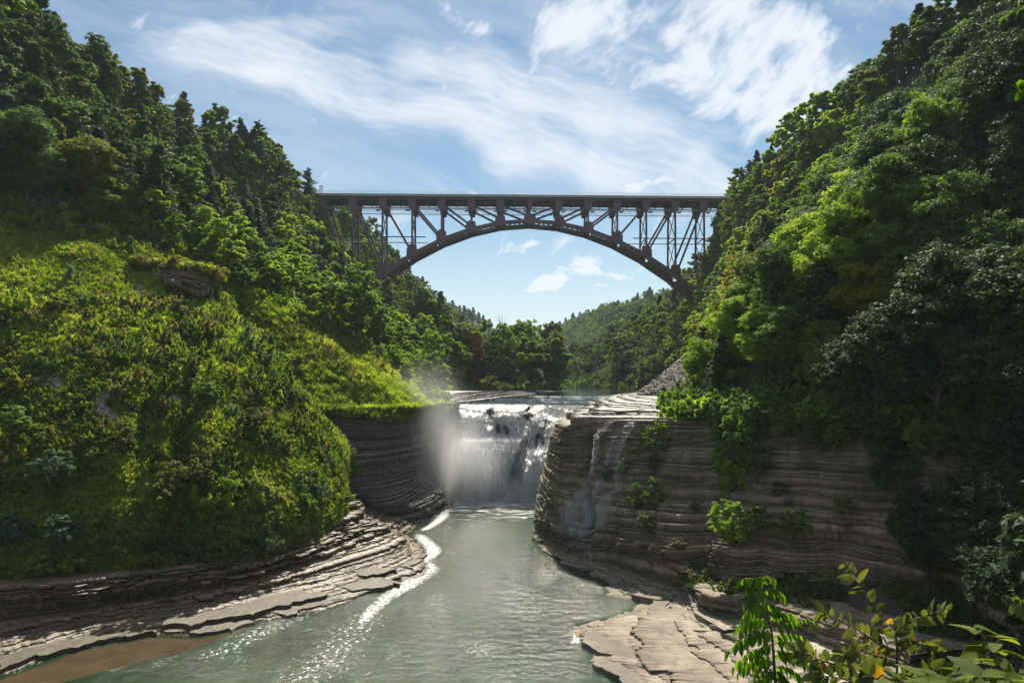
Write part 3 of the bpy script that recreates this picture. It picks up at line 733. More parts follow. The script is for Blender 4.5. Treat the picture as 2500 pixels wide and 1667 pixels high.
# separate slabs split off the pale shelf
SLABS = [
    ([(1432, 1532), (1500, 1528), (1560, 1532), (1585, 1540), (1545, 1552), (1562, 1580), (1600, 1612), (1560, 1606), (1465, 1592), (1424, 1565)], .52, .22),
    ([(1592, 1542), (1640, 1538), (1800, 1555), (1830, 1580), (1840, 1640), (1760, 1622), (1650, 1610), (1600, 1575), (1560, 1556)], .58, .26),
    ([(1455, 1600), (1520, 1606), (1590, 1612), (1640, 1628), (1660, 1648), (1655, 1690), (1560, 1690), (1500, 1645), (1442, 1620)], .50, .24),
    ([(1650, 1616), (1735, 1612), (1760, 1628), (1700, 1650), (1672, 1640)], .70, .30),
    ([(1708, 1640), (1790, 1628), (1880, 1640), (1900, 1690), (1780, 1690), (1730, 1660)], .78, .34),
    ([(1596, 1460), (1640, 1464), (1628, 1480), (1632, 1500), (1654, 1524), (1640, 1532), (1598, 1535), (1592, 1515), (1580, 1498), (1590, 1480)], .62, .26),
    ([(1500, 1522), (1580, 1503), (1602, 1532), (1580, 1536), (1500, 1530)], .50, .16),
    ([(1542, 1450), (1602, 1462), (1632, 1461), (1625, 1450), (1560, 1443)], .74, .34),
    ([(1506, 1402), (1540, 1424), (1553, 1429), (1552, 1423), (1528, 1413)], .78, .30),
    ([(1596, 1572), (1650, 1606), (1648, 1612), (1598, 1578)], .66, .22),
    ([(1630, 1540), (1650, 1545), (1640, 1548), (1628, 1545)], .86, .3),
    ([(1604, 1536), (1634, 1538), (1620, 1528), (1596, 1522)], .80, .3),
]
for pl, zt, th in SLABS:
    P = [A(x, y, zt) for x, y in pl]
    # subdivide and roughen the outline
    out = []
    for a, b in zip(P, P[1:] + P[:1]):
        k = max(2, int(math.dist(a, b) / 0.35))
        for i in range(k):
            t_ = i / k; q = [a[c] + (b[c] - a[c]) * t_ for c in range(3)]
            q[0] += (float(fbm(q[0] * 1.3, q[1] * 1.3, 5)) - .5) * 1.0; q[1] += (float(fbm(q[0] * 1.3, q[1] * 1.3, 9)) - .5) * 1.4; out.append(q)
    mb = MB(); mb.prism(out, (0, 0, -1), th + 0.35)
    so = mb.build('rock_slab', M_SHELF_R, right_shelf)

SLAB_L = [([(380, 1512), (470, 1500), (600, 1470), (720, 1440), (800, 1446), (760, 1462), (640, 1490), (480, 1520), (400, 1524)], 1.0),
          ([(820, 1430), (880, 1405), (960, 1412), (980, 1420), (930, 1432), (860, 1440)], .75),
          ([(0, 1600), (120, 1568), (260, 1540), (380, 1530), (395, 1540), (240, 1560), (100, 1600), (0, 1628)], .7),
          ([(400, 1534), (470, 1545), (560, 1535), (620, 1515), (520, 1516), (430, 1524)], .5),
          ([(850, 1395), (900, 1378), (970, 1388), (940, 1400), (880, 1405)], 1.1),
          ([(940, 1380), (985, 1362), (1022, 1368), (1000, 1385)], .8),
          ([(660, 1478), (760, 1462), (840, 1452), (800, 1472), (700, 1496), (640, 1500)], .55)]
for pl, zt in SLAB_L:
    P = [A(x, y, zt - .22) for x, y in pl]; out = []
    for a, b in zip(P, P[1:] + P[:1]):
        k = max(2, int(math.dist(a, b) / 0.5))
        for i in range(k):
            t_ = i / k; q = [a[c] + (b[c] - a[c]) * t_ for c in range(3)]
            q[0] += (float(fbm(q[0], q[1], 15)) - .5) * 2.2; q[1] += (float(fbm(q[0] * 1.2, q[1] * 1.2, 19)) - .5) * 2.8; out.append(q)
    mb = MB(); mb.prism(out, (0, 0, -1), 0.5); mb.build('rock_slab', M_SHELF_L, left_shelf)

# talus cone beside the platform
TAL = [[A(1560, 962, Y=185), A(1610, 962, Y=180), A(1660, 962, Y=172), A(1700, 965, Y=165)],
       [A(1585, 940, Y=192), A(1630, 925, Y=188), A(1665, 920, Y=182), A(1700, 920, Y=176)],
       [A(1632, 905, Y=198), A(1660, 888, Y=196), A(1690, 880, Y=190), A(1715, 880, Y=184)],
       [A(1676, 868, Y=204), A(1690, 858, Y=204), A(1706, 852, Y=200), A(1730, 850, Y=194)]]
nr_, nc_ = 90, 90
Tc = np.stack([smooth_curve(r, nc_) for r in TAL]); Tg = np.stack([smooth_curve(Tc[:, j], nr_) for j in range(nc_)], 1)
jit = (vn(Tg[..., 0] * 2.1, Tg[..., 1] * 2.1, Tg[..., 2] * 2.1) - .5)[..., None] * np.array([.3, .5, .7]) + (fbm(Tg[..., 0] * .25, Tg[..., 1] * .25) - .5)[..., None] * np.array([0, 0, 1.6])
Tg = Tg + jit; ii = np.arange(nr_ * nc_).reshape(nr_, nc_)
tal = link('talus_slope', mesh_np('talus_slope', Tg.reshape(-1, 3), np.stack([ii[:-1, :-1], ii[:-1, 1:], ii[1:, 1:], ii[1:, :-1]], -1).reshape(-1, 4), [M_SCREE])); tag(tal, kind='structure')

# ------------------------------------------------------------------ near left bluff with the weedy slope
PATCH = {  # photograph column: (row, depth) from the foot up to the crest
    -320: [(1480, 68), (1290, 70), (1060, 75), (850, 84), (640, 95), (440, 108)],
    0: [(1450, 75), (1250, 77.5), (1050, 82), (850, 90), (690, 99), (556, 110)],
    200: [(1436, 77), (1250, 79), (1060, 84), (860, 93), (720, 103), (585, 116)],
    400: [(1402, 80.5), (1240, 83), (1070, 88), (885, 98), (740, 110), (632, 122)],
    520: [(1380, 83), (1230, 85.5), (1080, 90), (910, 100), (790, 111), (700, 123)],
    620: [(1362, 86), (1228, 88.5), (1100, 93.5), (975, 102), (880, 110), (818, 118)],
    710: [(1338, 91), (1226, 94), (1135, 98), (1060, 103), (1000, 108), (945, 113)],
    775: [(1310, 98), (1228, 99.8), (1160, 101.5), (1105, 104), (1062, 107), (1020, 110.5)],
    822: [(1290, 104), (1230, 105), (1185, 106), (1145, 107.2), (1112, 109), (1080, 111)],
    838: [(1265, 108), (1225, 109), (1195, 110), (1168, 111), (1150, 112.5), (1128, 115)],
}
cols = sorted(PATCH)
C = np.array([[at(c, *rd) for rd in PATCH[c]] for c in cols])               # (col,row,3)
back1 = C[:, -1] + np.array([0, 5, -1.5]); back1[:8, 2] -= 0.5
back2 = C[:, -1] + np.array([-1, 14, -9.0])
C = np.concatenate([C, back1[:, None], back2[:, None]], 1)
last = C[-1] + np.stack([np.linspace(-4, -4, 8), np.full(8, 9.0), np.full(8, -0.5)], -1)
C = np.concatenate([C, last[None]], 0)
NU, NV = 300, 240
S1 = np.stack([smooth_curve(C[:, r], NU) for r in range(C.shape[1])], 1)
BL = np.stack([smooth_curve(S1[i], NV) for i in range(NU)], 0)               # (NU,NV,3)
du = np.gradient(BL, axis=0); dv = np.gradient(BL, axis=1)
BN = np.cross(du, dv); BN /= np.linalg.norm(BN, axis=2)[..., None] + 1e-9
if BN[..., 2].mean() < 0: BN = -BN
lump = (fbm(BL[..., 0] * 0.16, BL[..., 1] * 0.16, BL[..., 2] * 0.16, 4) - 0.5) * 2.0
# gullies running down the face
gully = -np.clip(fbm(BL[..., 0] * 0.22 + BL[..., 2] * 0.07, 3.0, 0) - 0.58, 0, 1) * 7.0
fade = np.clip(np.minimum(np.arange(NV)[None, :] / 25.0, 1), 0.15, 1)
BLd = BL + BN * ((lump + gully) * fade)[..., None]
BARE = [(248, 978, 26, 60, 35), (268, 1030, 22, 34, 20), (430, 975, 46, 13, -8), (345, 715, 34, 18, 30), (300, 770, 12, 22, 10), (475, 950 + 160, 16, 18, 0), (540, 1190, 11, 60, 4), (112, 935, 45, 18, 10), (600, 1090, 18, 14, 0), (320, 1140, 14, 26, 10), (330, 1270, 18, 16, 0)]


def bare_w(P):
    px, py = proj(P[..., 0], P[..., 1], P[..., 2]); w = np.ones(P.shape[:-1])
    for cx_, cy_, rx, ry, an in BARE:
        c, s = math.cos(R(an)), math.sin(R(an)); a = px - cx_; b = py - cy_
        u = (a * c + b * s) / rx; v = (-a * s + b * c) / ry
        w *= 1 - .97 * (u * u + v * v < 1 + .5 * (vn(px * .05, py * .05) - .5))
    w *= np.clip((P[..., 0] + 140) / 20, 0, 1)
    return w



ii = np.arange(NU * NV).reshape(NU, NV)
bl = link('grassy_bluff', mesh_np('grassy_bluff', BLd.reshape(-1, 3), np.stack([ii[:-1, :-1], ii[1:, :-1], ii[1:, 1:], ii[:-1, 1:]], -1).reshape(-1, 4), [M_GRASS_SOIL], True, {'bare': ('POINT', 1 - np.clip((bare_w(BLd)) * 1.0 / np.maximum(np.clip((BLd[..., 0] + 140) / 20, 0.01, 1), .01), 0, 1))})); tag(bl, kind='structure')
# brown overhanging outcrop near the crest
bench([A(405, 680, Y=113.6), A(450, 700, Y=113.2), A(494, 716, Y=114.6), A(511, 704, Y=118.5), A(516, 690, Y=125)],
      [A(385, 652, Y=114.6), A(450, 664, Y=114), A(500, 670, Y=115.4), A(514, 668, Y=119.5), A(520, 666, Y=126)], 41, cap=6, nl=12, mat=M_SHELF_L, name='rock_outcrop', amp=0.35)
# small block with a grass cap at the foot of the bluff
bench([A(790, 1300, 3.6), A(820, 1296, 3.4), A(870, 1276, 3.4), A(886, 1262, 3.4), A(884, 1248, 3.4), A(870, 1240, 3.6)],
      [A(780, 1240, 6.6), A(820, 1238, 6.4), A(868, 1228, 6.2), A(880, 1222, 6.2), A(876, 1216, 6.2), A(862, 1212, 6.4)], 43, cap=5, nl=10, mat=M_SHELF_L, name='rock_block', amp=0.35)
# camera-side bank
grid_mesh('viewpoint_bank', np.linspace(-60, 62, 100), np.linspace(-30, 32, 80),
          lambda x, y: 25.3 - np.clip(y - 2.6, 0, 60) * 1.35 * (1 - 0.55 * np.clip((x - 12) / 25, 0, 1)) + np.clip(x - 12, 0, 60) * 0.35 + (fbm(x * .4, y * .4) - .5) * 0.6 - 0.3, M_FOREST_SOIL)

# shallow brown flat at the left edge of the pool
sh = [A(*p) for p in [(-300, 1760, .02), (0, 1660, .02), (200, 1588, .02), (370, 1556, .02), (480, 1560, .02), (640, 1528, .02), (560, 1552, .02), (450, 1590, .02), (300, 1625, .02), (120, 1675, .02), (-100, 1760, .02)]]
Msh, t_, n_ = newmat('wet_mud'); pos_ = n_('ShaderNodeNewGeometry').outputs['Position']
nz_ = n_('ShaderNodeTexNoise', pos_, i_Scale=0.5, i_Detail=7.0, i_Roughness=0.7).outputs[0]
pb = n_('ShaderNodeBsdfPrincipled', i_Roughness=0.22); t_.links.new(ramp(n_, nz_, [(0.3, (0.035, 0.025, 0.013)), (0.7, (0.075, 0.053, 0.028))]), pb.inputs['Base Color'])
bpn = n_('ShaderNodeBump', i_Strength=0.3, i_Distance=0.1); t_.links.new(n_('ShaderNodeTexNoise', pos_, i_Scale=3.0, i_Detail=5.0).outputs[0], bpn.inputs['Height']); t_.links.new(bpn.outputs[0], pb.inputs['Normal'])
n_('ShaderNodeOutputMaterial', pb)
mb = MB(); mb.prism(sh, (0, 0, -1), 0.3); tag(mb.build('shallow_mudflat', Msh), kind='structure')

# foam along the left shelf
def foam_strip(name, ctr, wid, label, k_=1.0):
    Cc = smooth_curve(ctr, 160); k = 24
    Tn = np.gradient(Cc[:, :2], axis=0); Tn /= np.linalg.norm(Tn, axis=1)[:, None]
    Nn = np.stack([-Tn[:, 1], Tn[:, 0]], -1); w = np.interp(np.linspace(0, 1, 160), np.linspace(0, 1, len(wid)), wid)
    s = np.linspace(-1, 1, k)
    V = np.zeros((160, k, 3)); V[..., :2] = Cc[:, None, :2] + Nn[:, None] * (w[:, None] * s[None])[..., None]; V[..., 2] = 0.03
    fl = 1.0 - np.abs(s)[None] ** 2.0 * 1.0 + np.zeros((160, 1)); fl = (fl * 0.95 - 0.1) * k_
    e = np.linspace(0, 1, 160)[:, None]; fl = fl * np.clip(np.minimum(e * 14, (1 - e) * 5), 0, 1)
    i = np.arange(160 * k).reshape(160, k)
    o = link(name, mesh_np(name, V.reshape(-1, 3), np.stack([i[:-1, :-1], i[:-1, 1:], i[1:, 1:], i[1:, :-1]], -1).reshape(-1, 4), [M_FOAM], True, {'flow': ('POINT', fl)}))
    tag(o, kind='stuff'); tag(o, label=label, cat='foam'); return o


foam_strip('foam', [A(*p) for p in [(1012, 1296, 0), (1035, 1318, 0), (1058, 1345, 0), (1035, 1370, 0), (1045, 1390, 0), (1000, 1425, 0), (950, 1455, 0), (905, 1495, 0), (880, 1530, 0), (860, 1560, 0)]],
           [1.0, 1.7, 1.9, 1.6, 2.2, 2.1, 1.7, 1.3, .9, 0.6], 'bright white foam band drifting along the edge of the left rock shelf', .86)
foam_strip('foam', [A(*p) for p in [(960, 1448, 0), (900, 1500, 0), (850, 1560, 0), (790, 1620, 0), (720, 1680, 0), (640, 1760, 0)]],
           [1.5, 3.5, 4.5, 5.0, 4.5, 3.5], 'thin speckled froth spreading downstream from the white foam band', .40)
foam_strip('foam', [A(*p) for p in [(760, 1498, 0), (700, 1520, 0), (620, 1548, 0), (540, 1590, 0), (440, 1640, 0)]],
           [1.0, 2.5, 3.0, 2.6, 2.0], 'faint froth speckles over the green water beside the lower left slabs', .40)
foam_strip('foam', [A(*p) for p in [(1405, 1575, 0), (1412, 1550, 0), (1422, 1536, 0), (1460, 1524, 0), (1500, 1518, 0), (1545, 1504, 0)]],
           [0.5, 0.9, 1.0, .8, .6, .4], 'thin white foam edging the round tip of the pale right slab')
foam_strip('foam', [A(*p) for p in [(1090, 1238, 0), (1080, 1262, 0), (1050, 1285, 0), (1020, 1300, 0)]],
           [1.2, 1.6, 1.2, .8], 'foam patch against the foot of the dark left cliff')

# ------------------------------------------------------------------ waterfall
def falls_y(X, z, rock=False):
    """depth of the falling sheet; two tiers, the right side comes forward in a slanting chute"""
    lip = ip(X, LIPX)
    d1 = 1.6 * np.clip((20.4 - z) / 7, 0, 1) ** 0.7
    ledge = 3.2 * np.clip((13.6 - z) / 0.9, 0, 1)
    d2 = 2.5 * np.clip((12.7 - z) / 12.7, 0, 1) ** 0.6
    ch = np.clip((X - 5.0) / 6.0, 0, 1)
    out = d1 + ledge + d2
    chute = 10.5 * np.clip((20.4 - z) / 20.4, 0, 1) ** 0.8
    y = lip - out * (1 - ch) - chute * ch
    st = (np.floor((z + fbm(X * 0.4, 3) * 2) / 1.1) % 2) * 0.35
    y = y - (fbm(X * 0.22, z * 0.16, 7.0) - .5) * 3.2
    return y - st * (1.2 if rock else 0.6)


fx = np.linspace(-14.5, 17.5, 170); fz = np.linspace(-0.6, 20.33, 130)
Xg, Zg = np.meshgrid(fx, fz)
Yr = falls_y(Xg, Zg, True) + 1.0 + (fbm(Xg * 0.9, Zg * 1.6, 3) - .5) * 1.4
i = np.arange(Xg.size).reshape(Xg.shape)
fr = link('falls_rock', mesh_np('falls_rock', np.stack([Xg, Yr, Zg], -1).reshape(-1, 3), np.stack([i[:-1, :-1], i[:-1, 1:], i[1:, 1:], i[1:, :-1]], -1).reshape(-1, 4), [M_FALLROCK])); tag(fr, kind='structure')

wf = link('waterfall', None, loc=(0, 152, 0)); tag(wf, 'wide white two-tiered waterfall pouring over dark rock ledges beneath the bridge', 'waterfall')


def flow_mask(X, Z, Y):
    px, py = proj(X, Y, Z)
    px = px + (fbm(X * .7, Z * .25, 3) - .5) * 34; py = py + (fbm(X * .7, Z * .25, 9) - .5) * 24
    f = np.full(X.shape, 0.93)

    def hole(cx, cy, rx, ry, ang=0, amt=0.5):
        c, s = math.cos(R(ang)), math.sin(R(ang)); a = px - cx; b = py - cy
        u = (a * c + b * s) / rx; v = (-a * s + b * c) / ry
        return amt * .8 * np.exp(-(u * u + v * v) ** 1.3)
    f -= hole(1201, 1008, 8, 16, 0, .7) + hole(1218, 1044, 13, 20, 0, .55) + hole(1240, 1050, 7, 14, 0, .5) + hole(1285, 1016, 12, 10, 0, .6) + hole(1289, 998, 10, 5, 0, .9)
    f -= hole(1270, 1110, 26, 56, 24, .38) + hole(1316, 1072, 20, 28, 10, .5) + hole(1348, 1000, 40, 9, 0, .12) + hole(1340, 1034, 14, 22, 20, .42)
    f -= hole(1250, 1170, 22, 30, 0, .25) + hole(1300, 1190, 20, 20, 0, .12)
    f += hole(1375, 1000, 50, 26, -20, .25) + hole(1160, 1060, 45, 90, 0, .25) + hole(1340, 1080, 16, 60, 28, .3) + hole(1310, 1150, 26, 60, 20, .28) + hole(1300, 1060, 30, 8, -6, .35) + hole(1260, 1066, 40, 7, 0, .2)
    f += .14 * np.clip((10 - Z) / 10, 0, 1)
    return f


def water_sheet(x0, x1, z0, z1, nx, nz, off, amp, mat, name, seed, fadd=0.0, slant=0.0):
    xs = np.linspace(x0, x1, nx); zs = np.linspace(z0, z1, nz); Xg, Zg = np.meshgrid(xs, zs)
    Y = falls_y(Xg, Zg) - off - 0.9 * np.clip(1.2 - Zg / 14, 0, 1) * (fbm(Xg * .8, Zg * .7, seed + 8, 4) - .4) - amp * (fbm(Xg * 1.6 + seed, Zg * 0.16, seed, 4)) - 0.35 * amp * fbm(Xg * 2.5, Zg * 1.4, seed + 3)
    fl = flow_mask(Xg, Zg, Y) + fadd
    fl = fl * np.clip((Xg - x0) / 1.0, 0, 1) ** .3
    fl = fl - np.clip((15.0 - Xg), -9, 0) * -0.35 * (Zg > 2)
    i = np.arange(Xg.size).reshape(Xg.shape)
    Xm = Xg + (Zg - 20) * -0.0 - Xg * 0
    sl = Xg + np.where(Xg > -2, (20.4 - Zg) * slant * 0.3, 0)
    me = mesh_np(name, np.stack([Xm, Y, Zg], -1).reshape(-1, 3), np.stack([i[:-1, :-1], i[:-1, 1:], i[1:, 1:], i[1:, :-1]], -1).reshape(-1, 4), [mat], True,
                 {'flow': ('POINT', fl), 'across': ('POINT', sl + seed), 'down': ('POINT', -Zg + 0.4 * fbm(Xg * 1.2, Zg * .2, 4))})
    o = link(name, me, wf); o.matrix_parent_inverse = Matrix.Translation((0, -152, 0)); return o


water_sheet(-12.2, 16.8, -0.2, 20.42, 420, 300, 0.30, 1.1, M_FALL_A, 'water_sheet', 1.3, 0.0, 1.2)
water_sheet(-12.0, 16.2, -0.2, 20.2, 300, 240, 1.3, 1.6, M_FALL_B, 'water_sheet', 7.7, -0.10, 1.2)
water_sheet(-11.5, 12.8, -0.2, 13.2, 260, 180, 2.4, 1.8, M_FALL_B, 'water_sheet', 12.1, -0.12, 1.4)
# the low upper steps: thin veils over each step of the river bed
for sy, zt, x0, x1 in ((9, 20.75, 2, 17), (24, 21.0, -1, 26), (40, 21.18, 4, 34)):
    xs = np.linspace(x0, x1, 160); zs = np.linspace(0, 1, 8)
    Xg, Sg = np.meshgrid(xs, zs)
    Yb = ip(Xg, LIPX) + sy + (fbm(Xg * 0.25, sy) - .5) * 7 + 0
    Yy = Yb - Sg * 1.6; Zz = zt - Sg ** 1.4 * 0.42
    fl = 0.62 + (fbm(Xg * 0.4, sy * 3.0) - .5) * 1.1; i = np.arange(Xg.size).reshape(Xg.shape)
    o = link('water_veil', mesh_np('water_veil', np.stack([Xg, Yy, Zz], -1).reshape(-1, 3), np.stack([i[:-1, :-1], i[:-1, 1:], i[1:, 1:], i[1:, :-1]], -1).reshape(-1, 4), [M_FALL_A], True,
             {'flow': ('POINT', fl), 'across': ('POINT', Xg * 1.3), 'down': ('POINT', Sg * 2)}), wf); o.matrix_parent_inverse = Matrix.Translation((0, -152, 0))

# trickles that run down the right cliff
def cliff_index(conts, px, py):
    """bed k and station s whose outer edge projects nearest (px, py)"""
    best = (1e9, 0, 0)
    for k, (xy, z0, z1) in enumerate(conts):
        qx, qy = proj(xy[:, 0], xy[:, 1], z1)
        d = (qx - px) ** 2 + ((qy - py) * 1.2) ** 2; s = int(np.argmin(d))
        if d[s] < best[0]: best = (d[s], k, s)
    return best[1], best[2]


def trickle(path, wid, label):
    pts = []
    for px, py, w in path:
        k, s = cliff_index(conts_rc, px, py); pts.append((k, s, w))
    k1, k0 = pts[0][0], pts[-1][0]
    rows, fl, ac, dn = [], [], [], []
    kk = [p[0] for p in pts][::-1]; ss = [p[1] for p in pts][::-1]; ww = [p[2] for p in pts][::-1]
    for k in range(k1, k0 - 1, -1):
        sc_ = np.interp(k, kk, ss); wv = np.interp(k, kk, ww)
        u = np.linspace(-1, 1, 15); idx = np.clip(sc_ + u * wv * 2.3 / (L_rc[-1] / len(L_rc)), 0, len(L_rc) - 1.01)
        xy, z0, z1 = conts_rc[k]; a = idx.astype(int); f = (idx - a)[:, None]
        P = xy[a] * (1 - f) + xy[a + 1] * f; N_ = N_rc[a]
        for zz, o_ in ((z1, .10), (z0, .14)):
            zv = zz[a] * (1 - f[:, 0]) + zz[a + 1] * f[:, 0]
            rows.append(np.column_stack([P + N_ * o_, zv + 0.05])); fl.append(0.88 - 0.4 * np.abs(u) ** 1.5); ac.append(u * wv); dn.append(-zv)
    rows = np.array(rows); m, w_ = rows.shape[:2]; i = np.arange(m * w_).reshape(m, w_)
    o = link('trickle_waterfall', mesh_np('trickle_waterfall', rows.reshape(-1, 3), np.stack([i[:-1, :-1], i[:-1, 1:], i[1:, 1:], i[1:, :-1]], -1).reshape(-1, 4), [M_TRICKLE], False,
             {'flow': ('POINT', np.array(fl).ravel()), 'across': ('POINT', np.array(ac).ravel()), 'down': ('POINT', np.array(dn).ravel())}))
    tag(o, label, 'waterfall', 'thin cascades on the right cliff'); return o


trickle([(1490, 1030, 0.5), (1452, 1065, 0.9), (1446, 1140, 0.9), (1440, 1185, 1.6), (1400, 1240, 2.6), (1395, 1300, 2.8), (1410, 1330, 2.2)], 1, 'left one of the two thin cascades trickling down the mossy cliff nose')
trickle([(1545, 1030, 0.9), (1522, 1070, 0.9), (1510, 1120, 0.8), (1502, 1190, 1.2), (1470, 1240, 1.5), (1455, 1290, 1.1), (1440, 1330, 0.9)], 1, 'right one of the two thin cascades trickling down the mossy cliff nose')

trickle([(1525, 1040, .4), (1490, 1100, .5), (1478, 1170, .8), (1440, 1230, 1.4), (1425, 1290, 1.6), (1425, 1330, 1.2)], 1, 'faint middle strand of water between the two stronger cascades on the cliff nose')

# ------------------------------------------------------------------ arch bridge
PAN = 12.28
AX = Vector((math.cos(0.030), math.sin(0.030), 0)); AW = Vector((-AX.y, AX.x, 0)); BO = Vector((7.46, 286.3, 0))


def BP(u, w, z): return BO + AX * u + AW * w + Vector((0, 0, z))


br = link('arch_bridge', None, loc=BO); tag(br, 'maroon steel arch railway bridge spanning the gorge high above the waterfall', 'bridge')
INV = Matrix.Translation(-BO)


def bpart(mb, name, mat=M_STEEL, parent=None):
    o = mb.build(name, mat, parent or br)
    if parent is None: o.matrix_parent_inverse = INV
    return o


DECK, WD = 102.2, 11.4
def ribz(u): return 92.4 - 0.0059 * u * u
def batter(z): return (96 - z) * 0.035


U0, U1 = -9.6 * PAN, 9.4 * PAN
mb = MB(); mb.beam(BP(U0, WD / 2, DECK - .2), BP(U1, WD / 2, DECK - .2), WD + 2.6, 0.4, AW); bpart(mb, 'deck_slab', M_CONC)
for w in (-1.3, WD + 1.3):
    mb = MB(); mb.beam(BP(U0, w, DECK - .46), BP(U1, w, DECK - .46), 0.3, 0.94, AW); bpart(mb, 'fascia', M_CONC)
    mb = MB(); mb.beam(BP(U0, w, DECK - .02), BP(U1, w, DECK - .02), 0.55, 0.10, AW); bpart(mb, 'kerb', M_CONC)
for w in (-1.4, WD + 1.4):
    rail = bpart(MB_ := MB(), 'railing', M_GALV) if False else None
    mb = MB()
    for zz in (0.45, 0.8, 1.12): mb.tube([BP(U0, w, DECK + zz), BP(U1, w, DECK + zz)], 0.045, 6)
    rail = bpart(mb, 'railing', M_GALV)
    pm = MB(); pm.box((0, 0, 0.56), (0.10, 0.10, 1.14)); pmesh = pm.mesh('post', M_GALV)
    x = U0
    while x < U1:
        p = link('post', pmesh, rail, BP(x, w, DECK)); p.matrix_parent_inverse = INV; x += 2.82
for w in (0, WD):
    mb = MB(); mb.beam(BP(U0, w, 100.75), BP(U1, w, 100.85), 0.7, 0.95, AW); bpart(mb, 'top_chord')
for w in (2.6, 4.6, 6.8, 8.8):
    mb = MB(); mb.ibeam(BP(U0, w, 100.6), BP(U1, w, 100.6), 0.5, 1.7, AW); bpart(mb, 'stringer', M_STEELD)
for k in range(-9, 10):
    u = k * PAN
    mb = MB(); mb.ibeam(BP(u, 0.3, 99.6), BP(u, WD - .3, 99.6), 0.6, 2.6, AX); bpart(mb, 'floor_beam', M_STEELD)
    mb = MB(); mb.ibeam(BP(u + PAN / 2, 0.3, 100.4), BP(u + PAN / 2, WD - .3, 100.4), 0.4, 1.6, AX); bpart(mb, 'cross_beam', M_STEELD)


def gusset(pts, w, name='gusset_plate'):
    mb = MB()
    for d in (-0.42, 0.38):
        mb.prism([BP(u, w + d, z) for u, z in pts], AW, 0.05)
    bpart(mb, name)


for k in range(-9, 10):
    for w in (0, WD):
        u = k * PAN; s = -1 if k > 0 else 1
        if k == 0: pts = [(-1.3, 100.3), (1.3, 100.3), (.8, 97), (.45, 95.6), (-.45, 95.6), (-.8, 97)]
        else: pts = [(u - 1.9, 100.3), (u + 1.9, 100.3), (u + 1.35, 96.9), (u + .5 + (0.9 if s > 0 else 0), 95.6), (u - .5 - (.9 if s < 0 else 0), 95.6), (u - 1.35, 96.9)]
        gusset(pts, w)
# arch ribs: box girders in short straight lengths between the panel points
NRIB = 6.35
us = [-NRIB * PAN] + [k * PAN for k in range(-6, 7)] + [NRIB * PAN]
for sgn, w in ((-1, 0), (1, WD)):
    for a, b in zip(us[:-1], us[1:]):
        za, zb = ribz(a), ribz(b); da, db = 1.45 + abs(a) * 0.012, 1.45 + abs(b) * 0.012
        wa = w + sgn * batter(za); wb = w + sgn * batter(zb)
        mb = MB(); hw = 0.55
        nv = Vector((zb - za, b - a)).normalized()
        vs = []
        for (u, z, ww, d) in ((a, za, wa, da), (b, zb, wb, db)):
            sec = 1 / max(0.3, (b - a) / math.hypot(b - a, zb - za))
            for dw, dzz in ((-hw, 0), (hw, 0), (hw, -d * sec), (-hw, -d * sec)): vs.append(BP(u, ww + dw, z + dzz))
        mb.add(vs, [(0, 1, 2, 3), (4, 7, 6, 5), (0, 4, 5, 1), (1, 5, 6, 2), (2, 6, 7, 3), (3, 7, 4, 0)])
        bpart(mb, 'arch_rib')
    for k in range(-6, 7):
        u = k * PAN; z = ribz(u); ww = w + sgn * batter(z); sl_ = -0.0118 * u
        e = 2.1 if abs(k) > 0 else 2.2
        hgt = 3.4 if abs(k) < 3 else 4.2
        if k == 0: pts = [(-2.6, z - .4), (-2.4, z + 1.3), (-.7, z + 2.3), (.7, z + 2.3), (2.4, z + 1.3), (2.6, z - .4)]
        else:
            o = 1 if k > 0 else -1     # outer side
            pts = [(u - o * 2.0, z + sl_ * -o * 2.0 - .3), (u - o * 1.9, z + sl_ * -o * 1.9 + 1.6), (u - o * .6, z + hgt * .78), (u + o * 1.0, z + hgt * .8), (u + o * 2.2, z + hgt * .35), (u + o * 2.3, z + sl_ * o * 2.3 - .3)]
            if o < 0: pts = pts[::-1]
        gusset(pts, ww)
# wind bracing between the ribs
for a, b in zip(us[:-1], us[1:]):
    n_sub = 2
    for j in range(n_sub):
        ua = a + (b - a) * j / n_sub; ub = a + (b - a) * (j + 1) / n_sub
        za, zb = ribz(ua) - 1.1, ribz(ub) - 1.1
        mb = MB(); mb.beam(BP(ua, -batter(za), za), BP(ub, WD + batter(zb), zb), 0.35, 0.35, AX); mb.beam(BP(ua, WD + batter(za), za), BP(ub, -batter(zb), zb), 0.35, 0.35, AX); bpart(mb, 'wind_brace', M_STEELD)
        mb = MB(); mb.beam(BP(ua, -batter(za), za), BP(ua, WD + batter(za), za), 0.5, 0.7, AX); bpart(mb, 'rib_strut', M_STEELD)
    # lower plate that closes the underside in patches
    um = (a + b) / 2
    mb = MB(); mb.beam(BP(a + 1.5, WD / 2, ribz(a + 1.5) - 1.7), BP(b - 2.5, WD / 2, ribz(b - 2.5) - 1.7), WD * .62, 0.12, AW); bpart(mb, 'soffit_grating', M_STEELD)
